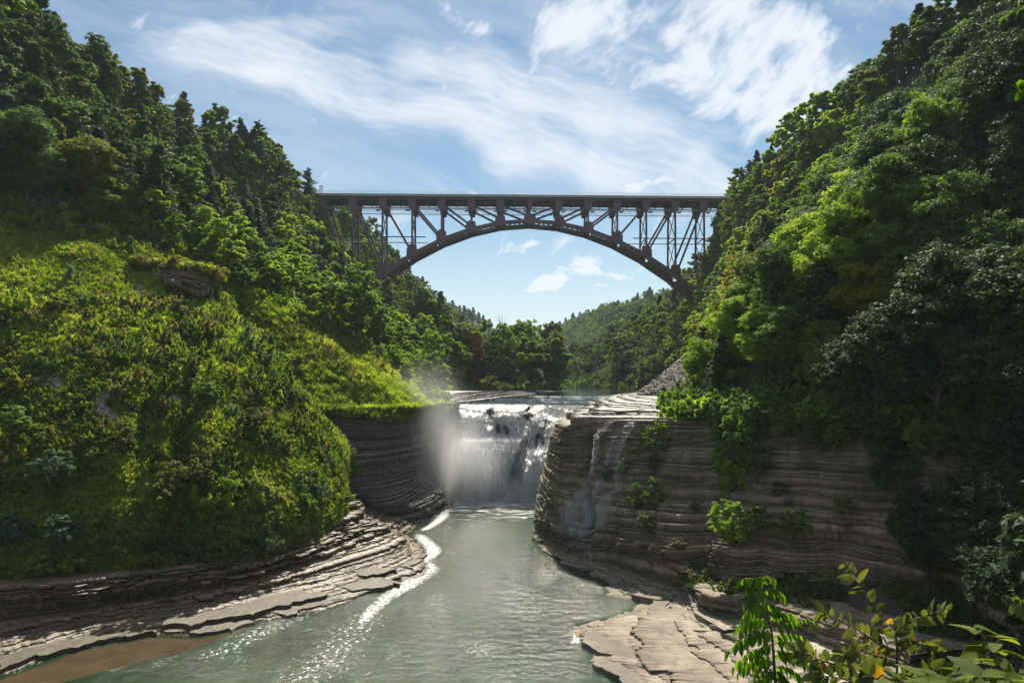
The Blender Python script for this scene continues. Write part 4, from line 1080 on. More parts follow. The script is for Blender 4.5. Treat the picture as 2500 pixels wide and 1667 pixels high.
# columns, diagonals, sway bracing
GL = {-8: 92, -7: 78, -6: 68, 6: 52, 7: 58, 8: 88}
for k in range(-8, 9):
    u = k * PAN
    zb = ribz(u) + 0.3 if abs(k) <= 5 else GL.get(k, 60)
    for sgn, w in ((-1, 0), (1, WD)):
        if k == 0: top_w = .9
        mb = MB(); zt = 97.0
        mb.ibeam(BP(u, w + sgn * batter(zb), zb), BP(u, w, zt), 0.7, 0.72 if abs(k) > 2 else .62, AW); bpart(mb, 'column')
    if abs(k) >= 2:
        lev = [96.5] + ([84.6] if zb < 83 and abs(k) >= 4 else []) + ([69.5] if zb < 68 else []) + [zb + 1.2]
        for za_, zb_ in zip(lev[:-1], lev[1:]):
            if za_ - zb_ < 3: continue
            zm = (za_ + zb_) / 2; segs = [(za_, zb_)] if za_ - zb_ < 16 else [(za_, zm), (zm, zb_)]
            for p_, q_ in segs:
                mb = MB(); mb.beam(BP(u, -batter(p_), p_), BP(u, WD + batter(q_), q_), 0.28, 0.28, AX); mb.beam(BP(u, WD + batter(p_), p_), BP(u, -batter(q_), q_), 0.28, 0.28, AX); bpart(mb, 'sway_brace')
            mb = MB(); mb.beam(BP(u, -batter(zb_), zb_), BP(u, WD + batter(zb_), zb_), 0.4, 0.4, AX); bpart(mb, 'sway_strut')
for k in range(-8, 9):
    if k == 0: continue
    o = 1 if k > 0 else -1
    ut = k * PAN; ub = (k - o) * PAN
    if abs(k - o) <= 5: zb = ribz(ub) + (1.3 if abs(k) > 1 else 1.6)
    else: zb = {6: 63, 7: 76}[abs(k - o)] if o < 0 else {6: 60, 7: 70}[abs(k - o)]
    for sgn, w in ((-1, 0), (1, WD)):
        mb = MB(); mb.ibeam(BP(ub + o * 0.9, w + sgn * batter(zb), zb), BP(ut - o * 0.7, w, 98.0), 0.65, 0.78, AW); bpart(mb, 'diagonal')
for z, ks in ((84.6, ((-8, -3.55), (3.55, 8))), (69.5, ((5.2, 8),))):
    for a, b in ks:
        for sgn, w in ((-1, 0), (1, WD)):
            mb = MB(); mb.tube([BP(a * PAN, w + sgn * batter(z), z), BP(b * PAN, w + sgn * batter(z), z)], 0.22, 8); bpart(mb, 'longitudinal_strut', M_STEELD)
# inspection walkway and pipe hung under the deck
for w in (1.6, WD - 1.6):
    mb = MB()
    mb.beam(BP(U0, w, 96.4), BP(U1, w, 96.4), 0.9, 0.10, AW)
    for zz in (97.0, 97.5): mb.tube([BP(U0, w - .5, zz), BP(U1, w - .5, zz)], 0.05, 6)
    x = U0
    while x < U1: mb.beam(BP(x, w - .5, 96.3), BP(x, w - .5, 97.5), 0.07, 0.07); x += 3.07
    bpart(mb, 'walkway', M_GALV)
for k in range(-9, 10):
    for s in (-1, 1):
        mb = MB(); u = k * PAN + s * 1.9
        for du_ in (-.7, .7): mb.beam(BP(u + du_, -.1, 95.7), BP(u + du_, -.1, 99.4), 0.10, 0.10)
        for zz in (95.7, 96.4, 97.1): mb.beam(BP(u - .9, -.1, zz), BP(u + .9, -.1, zz), 0.10, 0.10)
        mb.beam(BP(u, -.1, 95.8), BP(u, 1.6, 95.8), 1.6, 0.08, AX); bpart(mb, 'inspection_cage', M_STEELD)
mb = MB(); mb.tube([BP(U0, 5, 97.9), BP(U1, 5, 97.9)], 0.28, 10); bpart(mb, 'pipe', M_GALV)
# concrete abutments in the gorge sides
for nm_u, zt in ((-9.4 * PAN, 99.0), (9.2 * PAN, 99.0)):
    mb = MB(); c = BP(nm_u, WD / 2, zt - 4); mb.box(c, (8, WD + 4, 12)); bpart(mb, 'abutment', M_CONC)
for s in (-1, 1):
    mb = MB(); c = BP(s * (NRIB * PAN + 1), WD / 2, 52); mb.box(c, (7, WD + 8, 10)); bpart(mb, 'footing', M_CONC)
sm = link('signal_mast', None, loc=BP(-7.05 * PAN, -1.2, DECK)); tag(sm, 'small lattice mast standing at the left end of the bridge deck', 'mast')
mb = MB()
for dx_ in (-.5, .5):
    for dy_ in (-.3, .3): mb.beam((dx_, dy_, -0.2), (dx_, dy_, 2.9), 0.12, 0.12)
for zz in (0.5, 1.2, 1.9, 2.6): mb.beam((-.5, -.3, zz), (.5, -.3, zz), 0.1, 0.1); mb.beam((-.5, -.3, zz), (.5, -.3, zz - .7), 0.07, 0.07)
mb.build('lattice', M_GALV, sm)
mb = MB(); mb.box((0, 0, 3.0), (1.2, .8, .25)); mb.build('mast_head', M_GALV, sm)


# ------------------------------------------------------------------ plants
def leaf_quads(P, D, size, r_, droop=0.0, aspect=1.5, fold=False):
    """rhombic leaves at P with facing D; returns verts (n,4,3)"""
    m = len(P)
    nrm = D + r_.normal(0, 0.55, (m, 3)); nrm /= np.linalg.norm(nrm, axis=1)[:, None]
    t = np.cross(nrm, r_.normal(0, 1, (m, 3))); t /= np.linalg.norm(t, axis=1)[:, None] + 1e-9
    t[:, 2] -= droop; t /= np.linalg.norm(t, axis=1)[:, None]
    b = np.cross(nrm, t)
    s = (size * r_.uniform(0.65, 1.35, m))[:, None]
    return np.stack([P - t * s * 0.5 * aspect, P + b * s * 0.42, P + t * s * 0.5 * aspect, P - b * s * 0.42], 1)


def crown_np(name, mat, h, r, nleaf, size, seed, base=0.28, lobes=16, kind='round', tint_by_lobe=True):
    r_ = np.random.default_rng(seed)
    zc = h * (base + (1 - base) * 0.5); rz = h * (1 - base) * 0.5
    Cn, Rn = [], []
    for i in range(lobes):
        a = r_.uniform(0, 2 * math.pi); zz = r_.uniform(-0.85, 0.9)
        rr = math.sqrt(max(0.05, 1 - zz * zz)) * r_.uniform(0.35, 0.82)
        if kind == 'tall': rr *= 0.8
        Cn.append((rr * r * math.cos(a), rr * r * math.sin(a), zc + zz * rz * 0.86)); Rn.append(r * r_.uniform(0.26, 0.46))
    Cn.append((0, 0, h - rz * 0.35)); Rn.append(r * 0.38)
    Cn = np.array(Cn); Rn = np.array(Rn); w = Rn ** 2; w /= w.sum()
    # sub-clumps on each lobe give ragged, leafy outlines
    nsub = max(60, nleaf // 45)
    li = r_.choice(len(Cn), nsub, p=w)
    d = r_.normal(0, 1, (nsub, 3)); d[:, 2] = d[:, 2] * 0.8 + 0.25; d /= np.linalg.norm(d, axis=1)[:, None]
    sc_ = Cn[li] + d * (Rn[li] * r_.uniform(0.70, 1.12, nsub))[:, None] * np.array([1, 1, 0.85])
    sr = r * r_.uniform(0.07, 0.15, nsub)
    st = r_.uniform(0, 1, nsub)
    k = r_.integers(0, nsub, nleaf)
    dd = r_.normal(0, 1, (nleaf, 3)); dd /= np.linalg.norm(dd, axis=1)[:, None]
    P = sc_[k] + dd * (sr[k] * r_.uniform(0.2, 1.15, nleaf))[:, None] * np.array([1.15, 1.15, 0.6])
    D = d[k] * 0.5 + dd * 0.3 + np.array([0, 0, 0.7])
    V = leaf_quads(P, D, size, r_, droop=0.15)
    tint = np.clip(0.5 * st[k] + 0.5 * r_.uniform(0, 1, nleaf), 0, 1)
    F = np.arange(nleaf * 4).reshape(-1, 4)
    return mesh_np(name, V.reshape(-1, 3), F, [mat], False, {'tint': ('FACE', tint)}), Cn


def trunk_mb(h, r0, Cn, seed, lean=0.0, n_limb=7, base=0.28):
    r_ = random.Random(seed); mb = MB()
    pts = [Vector((math.sin(i * .9 + seed) * .12 + lean * i * .2, math.cos(i * .7 + seed) * .12, -1.2 + (h * 0.86 + 1.2) * i / 6)) for i in range(7)]
    mb.tube(pts, [r0 * (1.25 - i * .17) for i in range(7)], 7)
    for c in sorted(list(Cn), key=lambda _: r_.random())[:n_limb]:
        c = Vector(c); zt = max(h * base * .7, c.z - c.xy.length * 0.9)
        a = Vector((0, 0, min(zt, h * .75))); m = a.lerp(c, .5) + Vector((0, 0, .3))
        mb.tube([a, m, c], [r0 * .42, r0 * .26, r0 * .08], 5)
    return mb


def conifer_np(name, mat, h, r, size, seed, kind='pine', nleaf=9000):
    r_ = np.random.default_rng(seed)
    P, D = [], []
    mb = MB(); mb.tube([(0, 0, -1), (0.05, 0, h * .5), (0, .05, h * 0.99)], [h * .018, h * .012, .03], 7)
    z = h * (0.22 if kind == 'pine' else 0.10); nb = 0
    tufts = []
    while z < h * 0.985:
        f = (z / h - 0.1) / 0.9
        if kind == 'pine': L = r * (0.35 + 0.85 * math.sin(min(1, (1 - f) * 1.25) * math.pi / 2)) * (1 - f * 0.45)
        else: L = r * (1 - f) ** 0.8 + 0.2
        for j in range(5 if kind == 'pine' else 7):
            a = r_.uniform(0, 2 * math.pi); l = L * r_.uniform(0.6, 1.15)
            up = (0.18 + 0.5 * f) if kind == 'pine' else -0.25 + 0.5 * f
            tip = np.array([math.cos(a) * l, math.sin(a) * l, z + l * up + r_.uniform(-.2, .2)])
            root = np.array([0, 0, z])
            mb.tube([tuple(root), tuple(root * .5 + tip * .5), tuple(tip)], [.07, .05, .02], 4, cap=False)
            ts = np.linspace(0.35 if kind == 'pine' else 0.15, 1.0, 5 if kind == 'pine' else 6)
            for t in ts:
                c = root + (tip - root) * t
                tufts.append((c, 0.20 * l * (0.5 + 0.6 * t) + 0.22, a))
        z += h * (0.055 if kind == 'pine' else 0.032)
    tufts.append((np.array([0, 0, h]), .25, 0))
    m = len(tufts); k = r_.integers(0, m, nleaf)
    Cc = np.array([t[0] for t in tufts]); Rr = np.array([t[1] for t in tufts])
    dd = r_.normal(0, 1, (nleaf, 3)); dd /= np.linalg.norm(dd, axis=1)[:, None]
    flat = np.array([1.3, 1.3, 0.38]) if kind == 'pine' else np.array([1.1, 1.1, 0.5])
    P = Cc[k] + dd * Rr[k][:, None] * flat * r_.uniform(0.3, 1.1, nleaf)[:, None]
    if kind != 'pine': P[:, 2] -= Rr[k] * r_.uniform(0, .6, nleaf)
    D = dd * .3 + np.array([0, 0, 1.0])
    V = leaf_quads(P, D, size, r_, droop=0.0 if kind == 'pine' else .3, aspect=2.2)
    tint = np.clip(0.5 * r_.uniform(0, 1, m)[k] + .5 * r_.uniform(0, 1, nleaf), 0, 1)
    return mesh_np(name, V.reshape(-1, 3), np.arange(nleaf * 4).reshape(-1, 4), [mat], False, {'tint': ('FACE', tint)}), mb


# prototypes: (crown mesh, trunk mesh, height, radius)
PROTO = {}
def add_proto(key, crown, trunk_mbuilder, h, r, tmat=None):
    PROTO[key] = (crown, trunk_mbuilder.mesh('trunk', tmat or M_BARK), h, r)


for i in range(4):       # near broadleaf: fine leaves
    h, r = (15, 4.9) if i % 2 else (13.5, 5.2)
    c, cn = crown_np('crown', L_MID, h, r, 34000, 0.21, 100 + i, lobes=20, base=0.16)
    add_proto(('broadleaf_tree', 'near', i), c, trunk_mb(h, .26, cn, i, n_limb=10), h, r)
for i in range(5):
    h, r = ((14, 4.4), (12, 4.8), (16, 4.6), (13, 4.0), (11, 4.4))[i]
    c, cn = crown_np('crown', L_MID, h, r, 11000, 0.36, 200 + i, lobes=15, base=0.14, kind='tall' if i in (2, 3) else 'round')
    add_proto(('broadleaf_tree', 'mid', i), c, trunk_mb(h, .24, cn, i + 9, n_limb=6), h, r)
for i in range(4):
    h, r = ((14, 5.0), (12, 5.2), (16, 4.8), (13, 4.6))[i]
    c, cn = crown_np('crown', L_MID, h, r, 3600, 0.75, 300 + i, lobes=12, base=0.1)
    add_proto(('broadleaf_tree', 'far', i), c, trunk_mb(h, .24, cn, i + 19, n_limb=3), h, r)
for i in range(3):
    c, m_ = conifer_np('crown', L_NEEDLE, 17, 3.7, 0.30, 400 + i, 'pine', 9000); add_proto(('pine_tree', 'mid', i), c, m_, 17, 3.7)
    c, m_ = conifer_np('crown', L_HEM_SHADE, 15, 3.6, 0.28, 500 + i, 'hemlock', 11000); add_proto(('hemlock_tree', 'mid', i), c, m_, 15, 3.6)
for i in range(2):
    c, m_ = conifer_np('crown', L_NEEDLE, 17, 3.6, 0.60, 420 + i, 'pine', 2600); add_proto(('pine_tree', 'far', i), c, m_, 17, 3.6)
    c, m_ = conifer_np('crown', L_HEM_SHADE, 15, 3.6, 0.60, 520 + i, 'hemlock', 3000); add_proto(('hemlock_tree', 'far', i), c, m_, 15, 3.6)

COLN = {'dark green': L_DARK, 'mid green': L_MID, 'bright green': L_BRIGHT, 'olive': L_OLIVE, 'blue green': L_BLUE, 'yellow': L_YELLOW, 'orange': L_ORANGE, 'needle': L_NEEDLE, 'needled': L_HEM_SHADE}

cand = []   # (X, Y, z, kind, colour, scale)
bnd = [(-400, 560), (0, 560), (250, 590), (420, 625), (505, 672), (560, 690), (600, 712), (700, 758), (850, 828), (930, 878), (1000, 935), (1060, 990), (1100, 1015)]
tr = random.Random(5)


def jgrid(x0, x1, y0, y1, sp):
    y = y0
    while y < y1:
        s = sp(y); x = x0
        while x < x1:
            yield x + tr.uniform(-.42, .42) * s, y + tr.uniform(-.42, .42) * s
            x += s
        y += sp(y)


def choose(table):
    t = tr.random() * sum(w for _, w in table)
    for k, w in table:
        t -= w
        if t <= 0: return k
    return table[-1][0]


# left side
for X, Y in jgrid(-175, 45, 100, 1010, lambda y: 4.6 if y < 170 else 5.6 if y < 300 else 8 if y < 480 else 12):
    z, q = ground_left(np.float64(X), np.float64(Y)); z = float(z); q = float(q)
    if q < 0.015 or q > 1.18: continue
    px, py = proj(X, Y, z)
    if px < -160 or px > 1500: continue
    if Y < 176 and py > ip(px, bnd) + 4: continue
    sc_ = tr.uniform(0.78, 1.12)
    edge = Y < 176 and py > ip(px, bnd) - 45
    if edge and tr.random() < 0.85: sc_ *= tr.uniform(0.42, 0.75)
    if q > 0.78: kind = choose([('pine_tree', 1.3), ('broadleaf_tree', 6), ('hemlock_tree', .5)])
    elif px < 700 and Y < 260: kind = choose([('hemlock_tree', 3.2), ('broadleaf_tree', 5), ('pine_tree', .6)])
    else: kind = choose([('broadleaf_tree', 8), ('hemlock_tree', 1.0), ('pine_tree', 0.5)])
    if edge: kind = 'broadleaf_tree'
    if kind == 'broadleaf_tree':
        if edge: c = choose([('bright green', 6), ('mid green', 3), ('yellow', .7), ('blue green', 1.5)])
        elif px < 700 and Y < 270: c = choose([('dark green', 4.5), ('mid green', 3), ('olive', 1.3), ('bright green', .6), ('blue green', .8)])
        elif Y < 300: c = choose([('mid green', 4), ('bright green', 5.5), ('blue green', 1.5), ('olive', 1.0), ('dark green', 1.2), ('yellow', .3)])
        else: c = choose([('mid green', 5), ('dark green', 3), ('olive', .8), ('bright green', .7)])
    else: c = 'needle' if kind == 'pine_tree' else 'needled'
    if 240 < Y < 325 and -100 < X < -34 and not (q > .97 and Y < 284):
        sc_ = tr.uniform(0.42, 0.62); kind = 'broadleaf_tree'; c = choose([('mid green', 3), ('bright green', 3), ('olive', 1), ('dark green', 1)])
        if 282 < Y < 302 and q < 0.9: sc_ *= .8
    if 150 < Y < 240 and q < 0.75 and q > .05 and px > 560: sc_ *= 0.86
    if kind == 'pine_tree' and q > .8: sc_ *= 1.05
    cand.append((X, Y, z, kind, c, sc_, 'left'))
# tall riverside trees on the left bank point
for px, top, Y, c in ((1195, 775, 300, 'mid green'), (1222, 795, 285, 'mid green'), (1262, 778, 292, 'mid green'), (1300, 775, 280, 'bright green'), (1335, 778, 286, 'mid green'), (1352, 800, 276, 'olive'), (1240, 792, 272, 'mid green'),
                      (1362, 862, 270, 'mid green'), (1180, 825, 262, 'dark green'), (1165, 800, 280, 'yellow'), (1150, 812, 250, 'orange'), (1320, 860, 266, 'olive'), (1280, 850, 262, 'mid green'), (1215, 870, 250, 'dark green'), (1248, 880, 255, 'bright green')):
    X, _, zt = at(px, top, Y)
    cand.append((X, Y, 21.0, 'broadleaf_tree', c, ('H', zt - 21.0), 'point'))
# right side
for X, Y in jgrid(-20, 150, 30, 1010, lambda y: 4.6 if y < 120 else 5.2 if y < 200 else 5.8 if y < 300 else 8 if y < 480 else 12):
    z, q = ground_right(np.float64(X), np.float64(Y)); z = float(z); q = float(q)
    if q < 0.02 or q > 1.2: continue
    px, py = proj(X, Y, z)
    if px > 2720 or px < 1000: continue
    if 160 < Y < 215 and py > 850 and px < 1725: continue
    sc_ = tr.uniform(0.75, 1.1)
    if Y < 300: kind = choose([('broadleaf_tree', 9), ('hemlock_tree', .7), ('pine_tree', .15)])
    elif q > .85: kind = choose([('pine_tree', 1.6), ('broadleaf_tree', 6), ('hemlock_tree', .6)])
    else: kind = choose([('broadleaf_tree', 9), ('hemlock_tree', 1.0), ('pine_tree', .2)])
    if kind == 'broadleaf_tree':
        if Y < 300:  # sunlit left side and shaded far right are put into the leaf colours
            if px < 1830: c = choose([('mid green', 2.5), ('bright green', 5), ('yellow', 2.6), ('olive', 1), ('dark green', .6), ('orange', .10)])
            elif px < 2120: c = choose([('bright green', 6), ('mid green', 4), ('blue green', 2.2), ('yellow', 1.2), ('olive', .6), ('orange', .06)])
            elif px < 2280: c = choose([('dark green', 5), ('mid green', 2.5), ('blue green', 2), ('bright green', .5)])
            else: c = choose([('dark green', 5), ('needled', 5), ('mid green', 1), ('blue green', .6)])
        else: c = choose([('mid green', 4), ('dark green', 3), ('blue green', 1.5), ('olive', .8), ('bright green', .8), ('yellow', .2)])
    else: c = 'needle' if kind == 'pine_tree' else 'needled'
    if q < 0.10 and Y < 200: sc_ *= 0.7
    if 235 < Y < 320: sc_ *= 0.78
    cand.append((X, Y, z, kind, c, sc_, 'right'))
# dark trees rising from the near right bank in front of the cliff, and overhead at the right edge
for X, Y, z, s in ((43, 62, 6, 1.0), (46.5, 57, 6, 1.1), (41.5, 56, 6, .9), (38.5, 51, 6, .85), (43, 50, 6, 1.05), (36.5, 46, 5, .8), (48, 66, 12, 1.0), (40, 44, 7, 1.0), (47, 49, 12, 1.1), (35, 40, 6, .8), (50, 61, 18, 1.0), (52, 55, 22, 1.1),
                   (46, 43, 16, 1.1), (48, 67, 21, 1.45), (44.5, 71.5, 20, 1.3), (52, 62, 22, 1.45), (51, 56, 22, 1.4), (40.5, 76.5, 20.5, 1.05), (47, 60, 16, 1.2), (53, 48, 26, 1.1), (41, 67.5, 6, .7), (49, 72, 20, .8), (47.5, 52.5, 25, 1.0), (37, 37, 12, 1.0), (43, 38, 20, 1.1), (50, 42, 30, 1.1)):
    cand.append((X, Y, z, 'broadleaf_tree', 'needled', s, 'near'))  # shade over these leafy trees is put into a darker leaf colour
# far closing wall
for X, Y in jgrid(-120, 160, 1015, 1150, lambda y: 15):
    z = 20 + 80 * min(1, (Y - 1010) / 130)
    cand.append((X, Y, z, choose([('broadleaf_tree', 5), ('hemlock_tree', 2), ('pine_tree', 1)]), 'dark green', tr.uniform(.9, 1.2), 'far'))

size_of = lambda t: (t[5][1] if isinstance(t[5], tuple) else t[5] * 14) / t[1]
LIMIT = 290
single, mass = [], []
for kind in ('broadleaf_tree', 'pine_tree', 'hemlock_tree'):
    L = [t for t in cand if t[3] == kind]
    def vis(t):
        px, _ = proj(t[0], t[1], t[2]); return -60 < px < 2560 and proj(t[0], t[1], t[2] + 14)[1] < 1650 and proj(t[0], t[1], t[2] + 13)[1] > -10
    inn = sorted([t for t in L if vis(t)], key=lambda t: -size_of(t)); out = [t for t in L if not vis(t)]
    single += inn[:LIMIT]; mass += inn[LIMIT:] + out


def ordinal(i):
    return 'leftmost' if i == 0 else ['first', 'second', 'third', 'fourth', 'fifth', 'sixth', 'seventh', 'eighth', 'ninth', 'tenth', 'eleventh', 'twelfth', 'thirteenth', 'fourteenth',
            'fifteenth', 'sixteenth', 'seventeenth', 'eighteenth', 'nineteenth', 'twentieth'][i] if i < 20 else ('%s-%s' % (['twenty', 'thirty', 'forty', 'fifty'][(i + 1) // 10 - 2], ['', 'first', 'second', 'third', 'fourth', 'fifth', 'sixth', 'seventh', 'eighth', 'ninth'][(i + 1) % 10]) if (i + 1) % 10 else ['thirtieth', 'fortieth', 'fiftieth'][(i + 1) // 10 - 3])


def place_name(t):
    X, Y, z, kind, c, s, side = t
    px, py = proj(X, Y, z + 9)
    if side == 'point': return 'on the left riverbank point above the falls'
    if side == 'near': return 'in front of the right cliff at frame right'
    if side == 'left':
        if Y > 305: return 'on the ' + ('lower ' if py > 800 else 'middle ' if py > 690 else 'upper ') + 'left slope beyond the bridge'
        if Y > 262: return 'beneath the left end of the bridge'
        b = 'left edge' if px < 160 else 'far left' if px < 330 else 'left middle' if px < 520 else 'left'
        row = 'rim' if py < 150 + px * 0.38 else 'upper slope' if py < 330 + px * .25 else 'lower slope' if py < 480 + px * .25 else 'slope foot'
        return 'on the %s at %s' % (row, b) if b != 'left' else 'on the %s before the bridge' % row + (', right part' if px > 720 else '')
    if side == 'right':
        if Y > 305: return 'on the ' + ('lower ' if py > 860 else 'middle ' if py > 770 else 'upper ') + 'far hillside beyond the bridge' if px < 1720 else 'behind the right end of the bridge'
        row = 'top' if py < 150 else 'upper part' if py < 380 else 'middle' if py < 620 else 'lower part' if py < 800 else 'foot'
        col = 'beside the bridge' if px < 1800 else 'left of centre' if px < 1980 else 'centre' if px < 2150 else 'right of centre' if px < 2330 else 'far right'
        return 'at the %s of the right slope, %s' % (row, col)
    return 'on the wooded wall closing the gorge'


KN = {'broadleaf_tree': 'leafy tree', 'pine_tree': 'pine', 'hemlock_tree': 'hemlock'}
CN = {'needle': 'dark green', 'needled': 'dense dark'}  # dark tone also covers leafy trees with shade in their colour
cells = {}
for t in single: cells.setdefault((place_name(t), t[3], t[4]), []).append(t)
label_of = {}
for (pn, kd, c), L in cells.items():
    L.sort(key=lambda t: proj(t[0], t[1], t[2])[0])
    for i, t in enumerate(L):
        base_l = '%s %s %s' % (CN.get(c, c), KN[kd], pn)
        if len(L) > 1:
            o = 'rightmost' if i == len(L) - 1 else ordinal(i)
            base_l = '%s %s %s %s' % (o, CN.get(c, c), KN[kd], pn)
        label_of[id(t)] = base_l


def make_tree(t, idx):
    X, Y, z, kind, c, s, side = t
    lod = 'near' if (kind == 'broadleaf_tree' and Y < 125) else 'mid' if Y < 300 else 'far'
    keys = [k for k in PROTO if k[0] == kind and k[1] == lod]
    if kind != 'broadleaf_tree' and lod == 'near': keys = [k for k in PROTO if k[0] == kind and k[1] == 'mid']
    crown, trunk, h, r = PROTO[keys[tr.randrange(len(keys))]]
    if isinstance(s, tuple): sz = s[1] / h; sx = sz * .72
    else: sz = s * tr.uniform(.92, 1.1); sx = s * tr.uniform(.92, 1.12)
    o = link(kind, None, loc=(X, Y, z - 0.2)); o.rotation_euler = (tr.uniform(-.05, .05), tr.uniform(-.05, .05), tr.uniform(0, 6.28))
    o.scale = (sx, sx, sz)
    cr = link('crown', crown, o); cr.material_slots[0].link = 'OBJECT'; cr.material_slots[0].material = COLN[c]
    link('trunk', trunk, o)
    tag(o, label_of[id(t)], 'tree', {'left': 'trees on the left gorge slope', 'right': 'trees on the right gorge slope', 'point': 'tall trees on the riverbank', 'near': 'dark trees by the right cliff', 'far': 'trees on the far wall'}[side])
    return o, cr


crown_src = {}
for i, t in enumerate(single):
    o, cr = make_tree(t, i)
    crown_src.setdefault((t[3], t[4]), cr)


def scatter_gn(name, P, scl, rot, src_meshes, mats, kind='stuff', label=None, cat=None, tilt=None):
    """one object: instances of small leafy meshes at points P (geometry nodes)"""
    P = np.asarray(P, float)
    host = link(name, None) if False else None
    out = []
    r_ = np.random.default_rng(len(P)); which = r_.integers(0, len(src_meshes), len(P))
    for j, (sm_, mt_) in enumerate(zip(src_meshes, mats)):
        sel = which == j
        if not sel.any(): continue
        me = bpy.data.meshes.new(name); me.vertices.add(int(sel.sum())); me.vertices.foreach_set('co', P[sel].astype(np.float32).ravel())
        a = me.attributes.new('scl', 'FLOAT_VECTOR', 'POINT'); a.data.foreach_set('vector', np.asarray(scl)[sel].astype(np.float32).ravel())
        a = me.attributes.new('rot', 'FLOAT_VECTOR', 'POINT'); a.data.foreach_set('vector', np.asarray(rot)[sel].astype(np.float32).ravel())
        me.update()
        o = link(name, me)
        ng = bpy.data.node_groups.new(name, 'GeometryNodeTree')
        ng.interface.new_socket('Geometry', in_out='INPUT', socket_type='NodeSocketGeometry')
        ng.interface.new_socket('Geometry', in_out='OUTPUT', socket_type='NodeSocketGeometry')
        gi = ng.nodes.new('NodeGroupInput'); go = ng.nodes.new('NodeGroupOutput')
        ip_ = ng.nodes.new('GeometryNodeInstanceOnPoints'); oi = ng.nodes.new('GeometryNodeObjectInfo')
        src = bpy.data.objects.new('plant', sm_)
        oi.inputs[0].default_value = src
        na = ng.nodes.new('GeometryNodeInputNamedAttribute'); na.data_type = 'FLOAT_VECTOR'; na.inputs[0].default_value = 'scl'
        nb = ng.nodes.new('GeometryNodeInputNamedAttribute'); nb.data_type = 'FLOAT_VECTOR'; nb.inputs[0].default_value = 'rot'
        smn = ng.nodes.new('GeometryNodeSetMaterial'); smn.inputs['Material'].default_value = mt_
        ng.links.new(gi.outputs[0], ip_.inputs['Points']); ng.links.new(oi.outputs['Geometry'], ip_.inputs['Instance'])
        ng.links.new(na.outputs[0], ip_.inputs['Scale']); ng.links.new(nb.outputs[0], ip_.inputs['Rotation'])
        ng.links.new(ip_.outputs[0], smn.inputs[0]); ng.links.new(smn.outputs[0], go.inputs[0])
        md = o.modifiers.new('scatter', 'NODES'); md.node_group = ng
        tag(o, kind=kind)
        if label: tag(o, label=label, cat=cat)
        out.append(o)
    return out


if mass:
    groups = {}
    for t in mass: groups.setdefault(('broadleaf_tree' if t[3] == 'broadleaf_tree' else t[3], t[4]), []).append(t)
    for (kd, c), L in groups.items():
        fk = [PROTO[k] for k in PROTO if k[0] == kd and k[1] == 'far']
        P = [(t[0], t[1], t[2] - .2) for t in L]
        S = [((t[5] if not isinstance(t[5], tuple) else 1.5),) * 3 for t in L]; Rr = [(0, 0, tr.uniform(0, 6.28)) for _ in L]
        if kd != 'broadleaf_tree': cm = COLN[c] if c in COLN else L_NEEDLE
        else: cm = COLN[c]
        scatter_gn('distant_forest', P, np.array(S), np.array(Rr), [f[0] for f in fk], [cm] * len(fk), label='distant woodland canopy filling the gaps far up the gorge', cat='forest')


# ---- weeds, grass and shrubs
def weed_np(name, mat, h, r, nleaf, size, seed, flat=0.9):
    r_ = np.random.default_rng(seed)
    ns_ = 16; a = r_.uniform(0, 6.28, ns_); rr = r * np.sqrt(r_.uniform(0, 1, ns_)); hh = h * r_.uniform(.45, 1.1, ns_) * (1 - 0.4 * rr / r)
    k = r_.integers(0, ns_, nleaf); t = r_.uniform(.05, 1, nleaf) ** .7
    P = np.column_stack([np.cos(a[k]) * rr[k] * (1 + .25 * t), np.sin(a[k]) * rr[k] * (1 + .25 * t), hh[k] * t]) + r_.normal(0, r * .10, (nleaf, 3)) * (1.2 - t)[:, None]
    D = r_.normal(0, .5, (nleaf, 3)) + np.array([0, 0, flat])
    V = leaf_quads(P, D, size, r_, droop=.1, aspect=1.7)
    tint = np.clip(.35 * t + .3 * r_.uniform(0, 1, ns_)[k] + .35 * r_.uniform(0, 1, nleaf), 0, 1)
    return mesh_np(name, V.reshape(-1, 3), np.arange(nleaf * 4).reshape(-1, 4), [mat], False, {'tint': ('FACE', tint)})


def tuft_np(name, mat, h, r, nb, seed, w=.035, lean=.5):
    r_ = np.random.default_rng(seed)
    V, F, T = [], [], []
    for i in range(nb):
        a = r_.uniform(0, 6.28); q = r * math.sqrt(r_.uniform(0, 1)); b = np.array([math.cos(a) * q, math.sin(a) * q, 0])
        a2 = a + r_.normal(0, .7); hh = h * r_.uniform(.5, 1.15); ln = lean * r_.uniform(.3, 1.2) * hh
        d = np.array([math.cos(a2), math.sin(a2), 0]); sd = np.array([-d[1], d[0], 0]) * w
        p1 = b + d * ln * .25 + np.array([0, 0, hh * .6]); p2 = b + d * ln + np.array([0, 0, hh * (1 - .25 * lean)])
        k = len(V); V += [b - sd, b + sd, p1 + sd * .8, p1 - sd * .8, p2 + sd * .1, p2 - sd * .1]
        F += [(k, k + 1, k + 2, k + 3), (k + 3, k + 2, k + 4, k + 5)]; tt = r_.uniform(0, 1); T += [tt, tt]
    return mesh_np(name, np.array(V), np.array(F), [mat], False, {'tint': ('FACE', np.array(T))})


weeds = [weed_np('weed', L_WEED, 1.0, .75, 420, .15, 600 + i) for i in range(3)] + [weed_np('weed', L_WEED2, 1.3, .8, 460, .14, 610 + i) for i in range(2)]
tufts_ = [tuft_np('tuft', L_GRASS, .75, .5, 90, 620 + i) for i in range(3)]
golds = [weed_np('gold', L_GOLD, 1.25, .35, 60, .10, 630)]


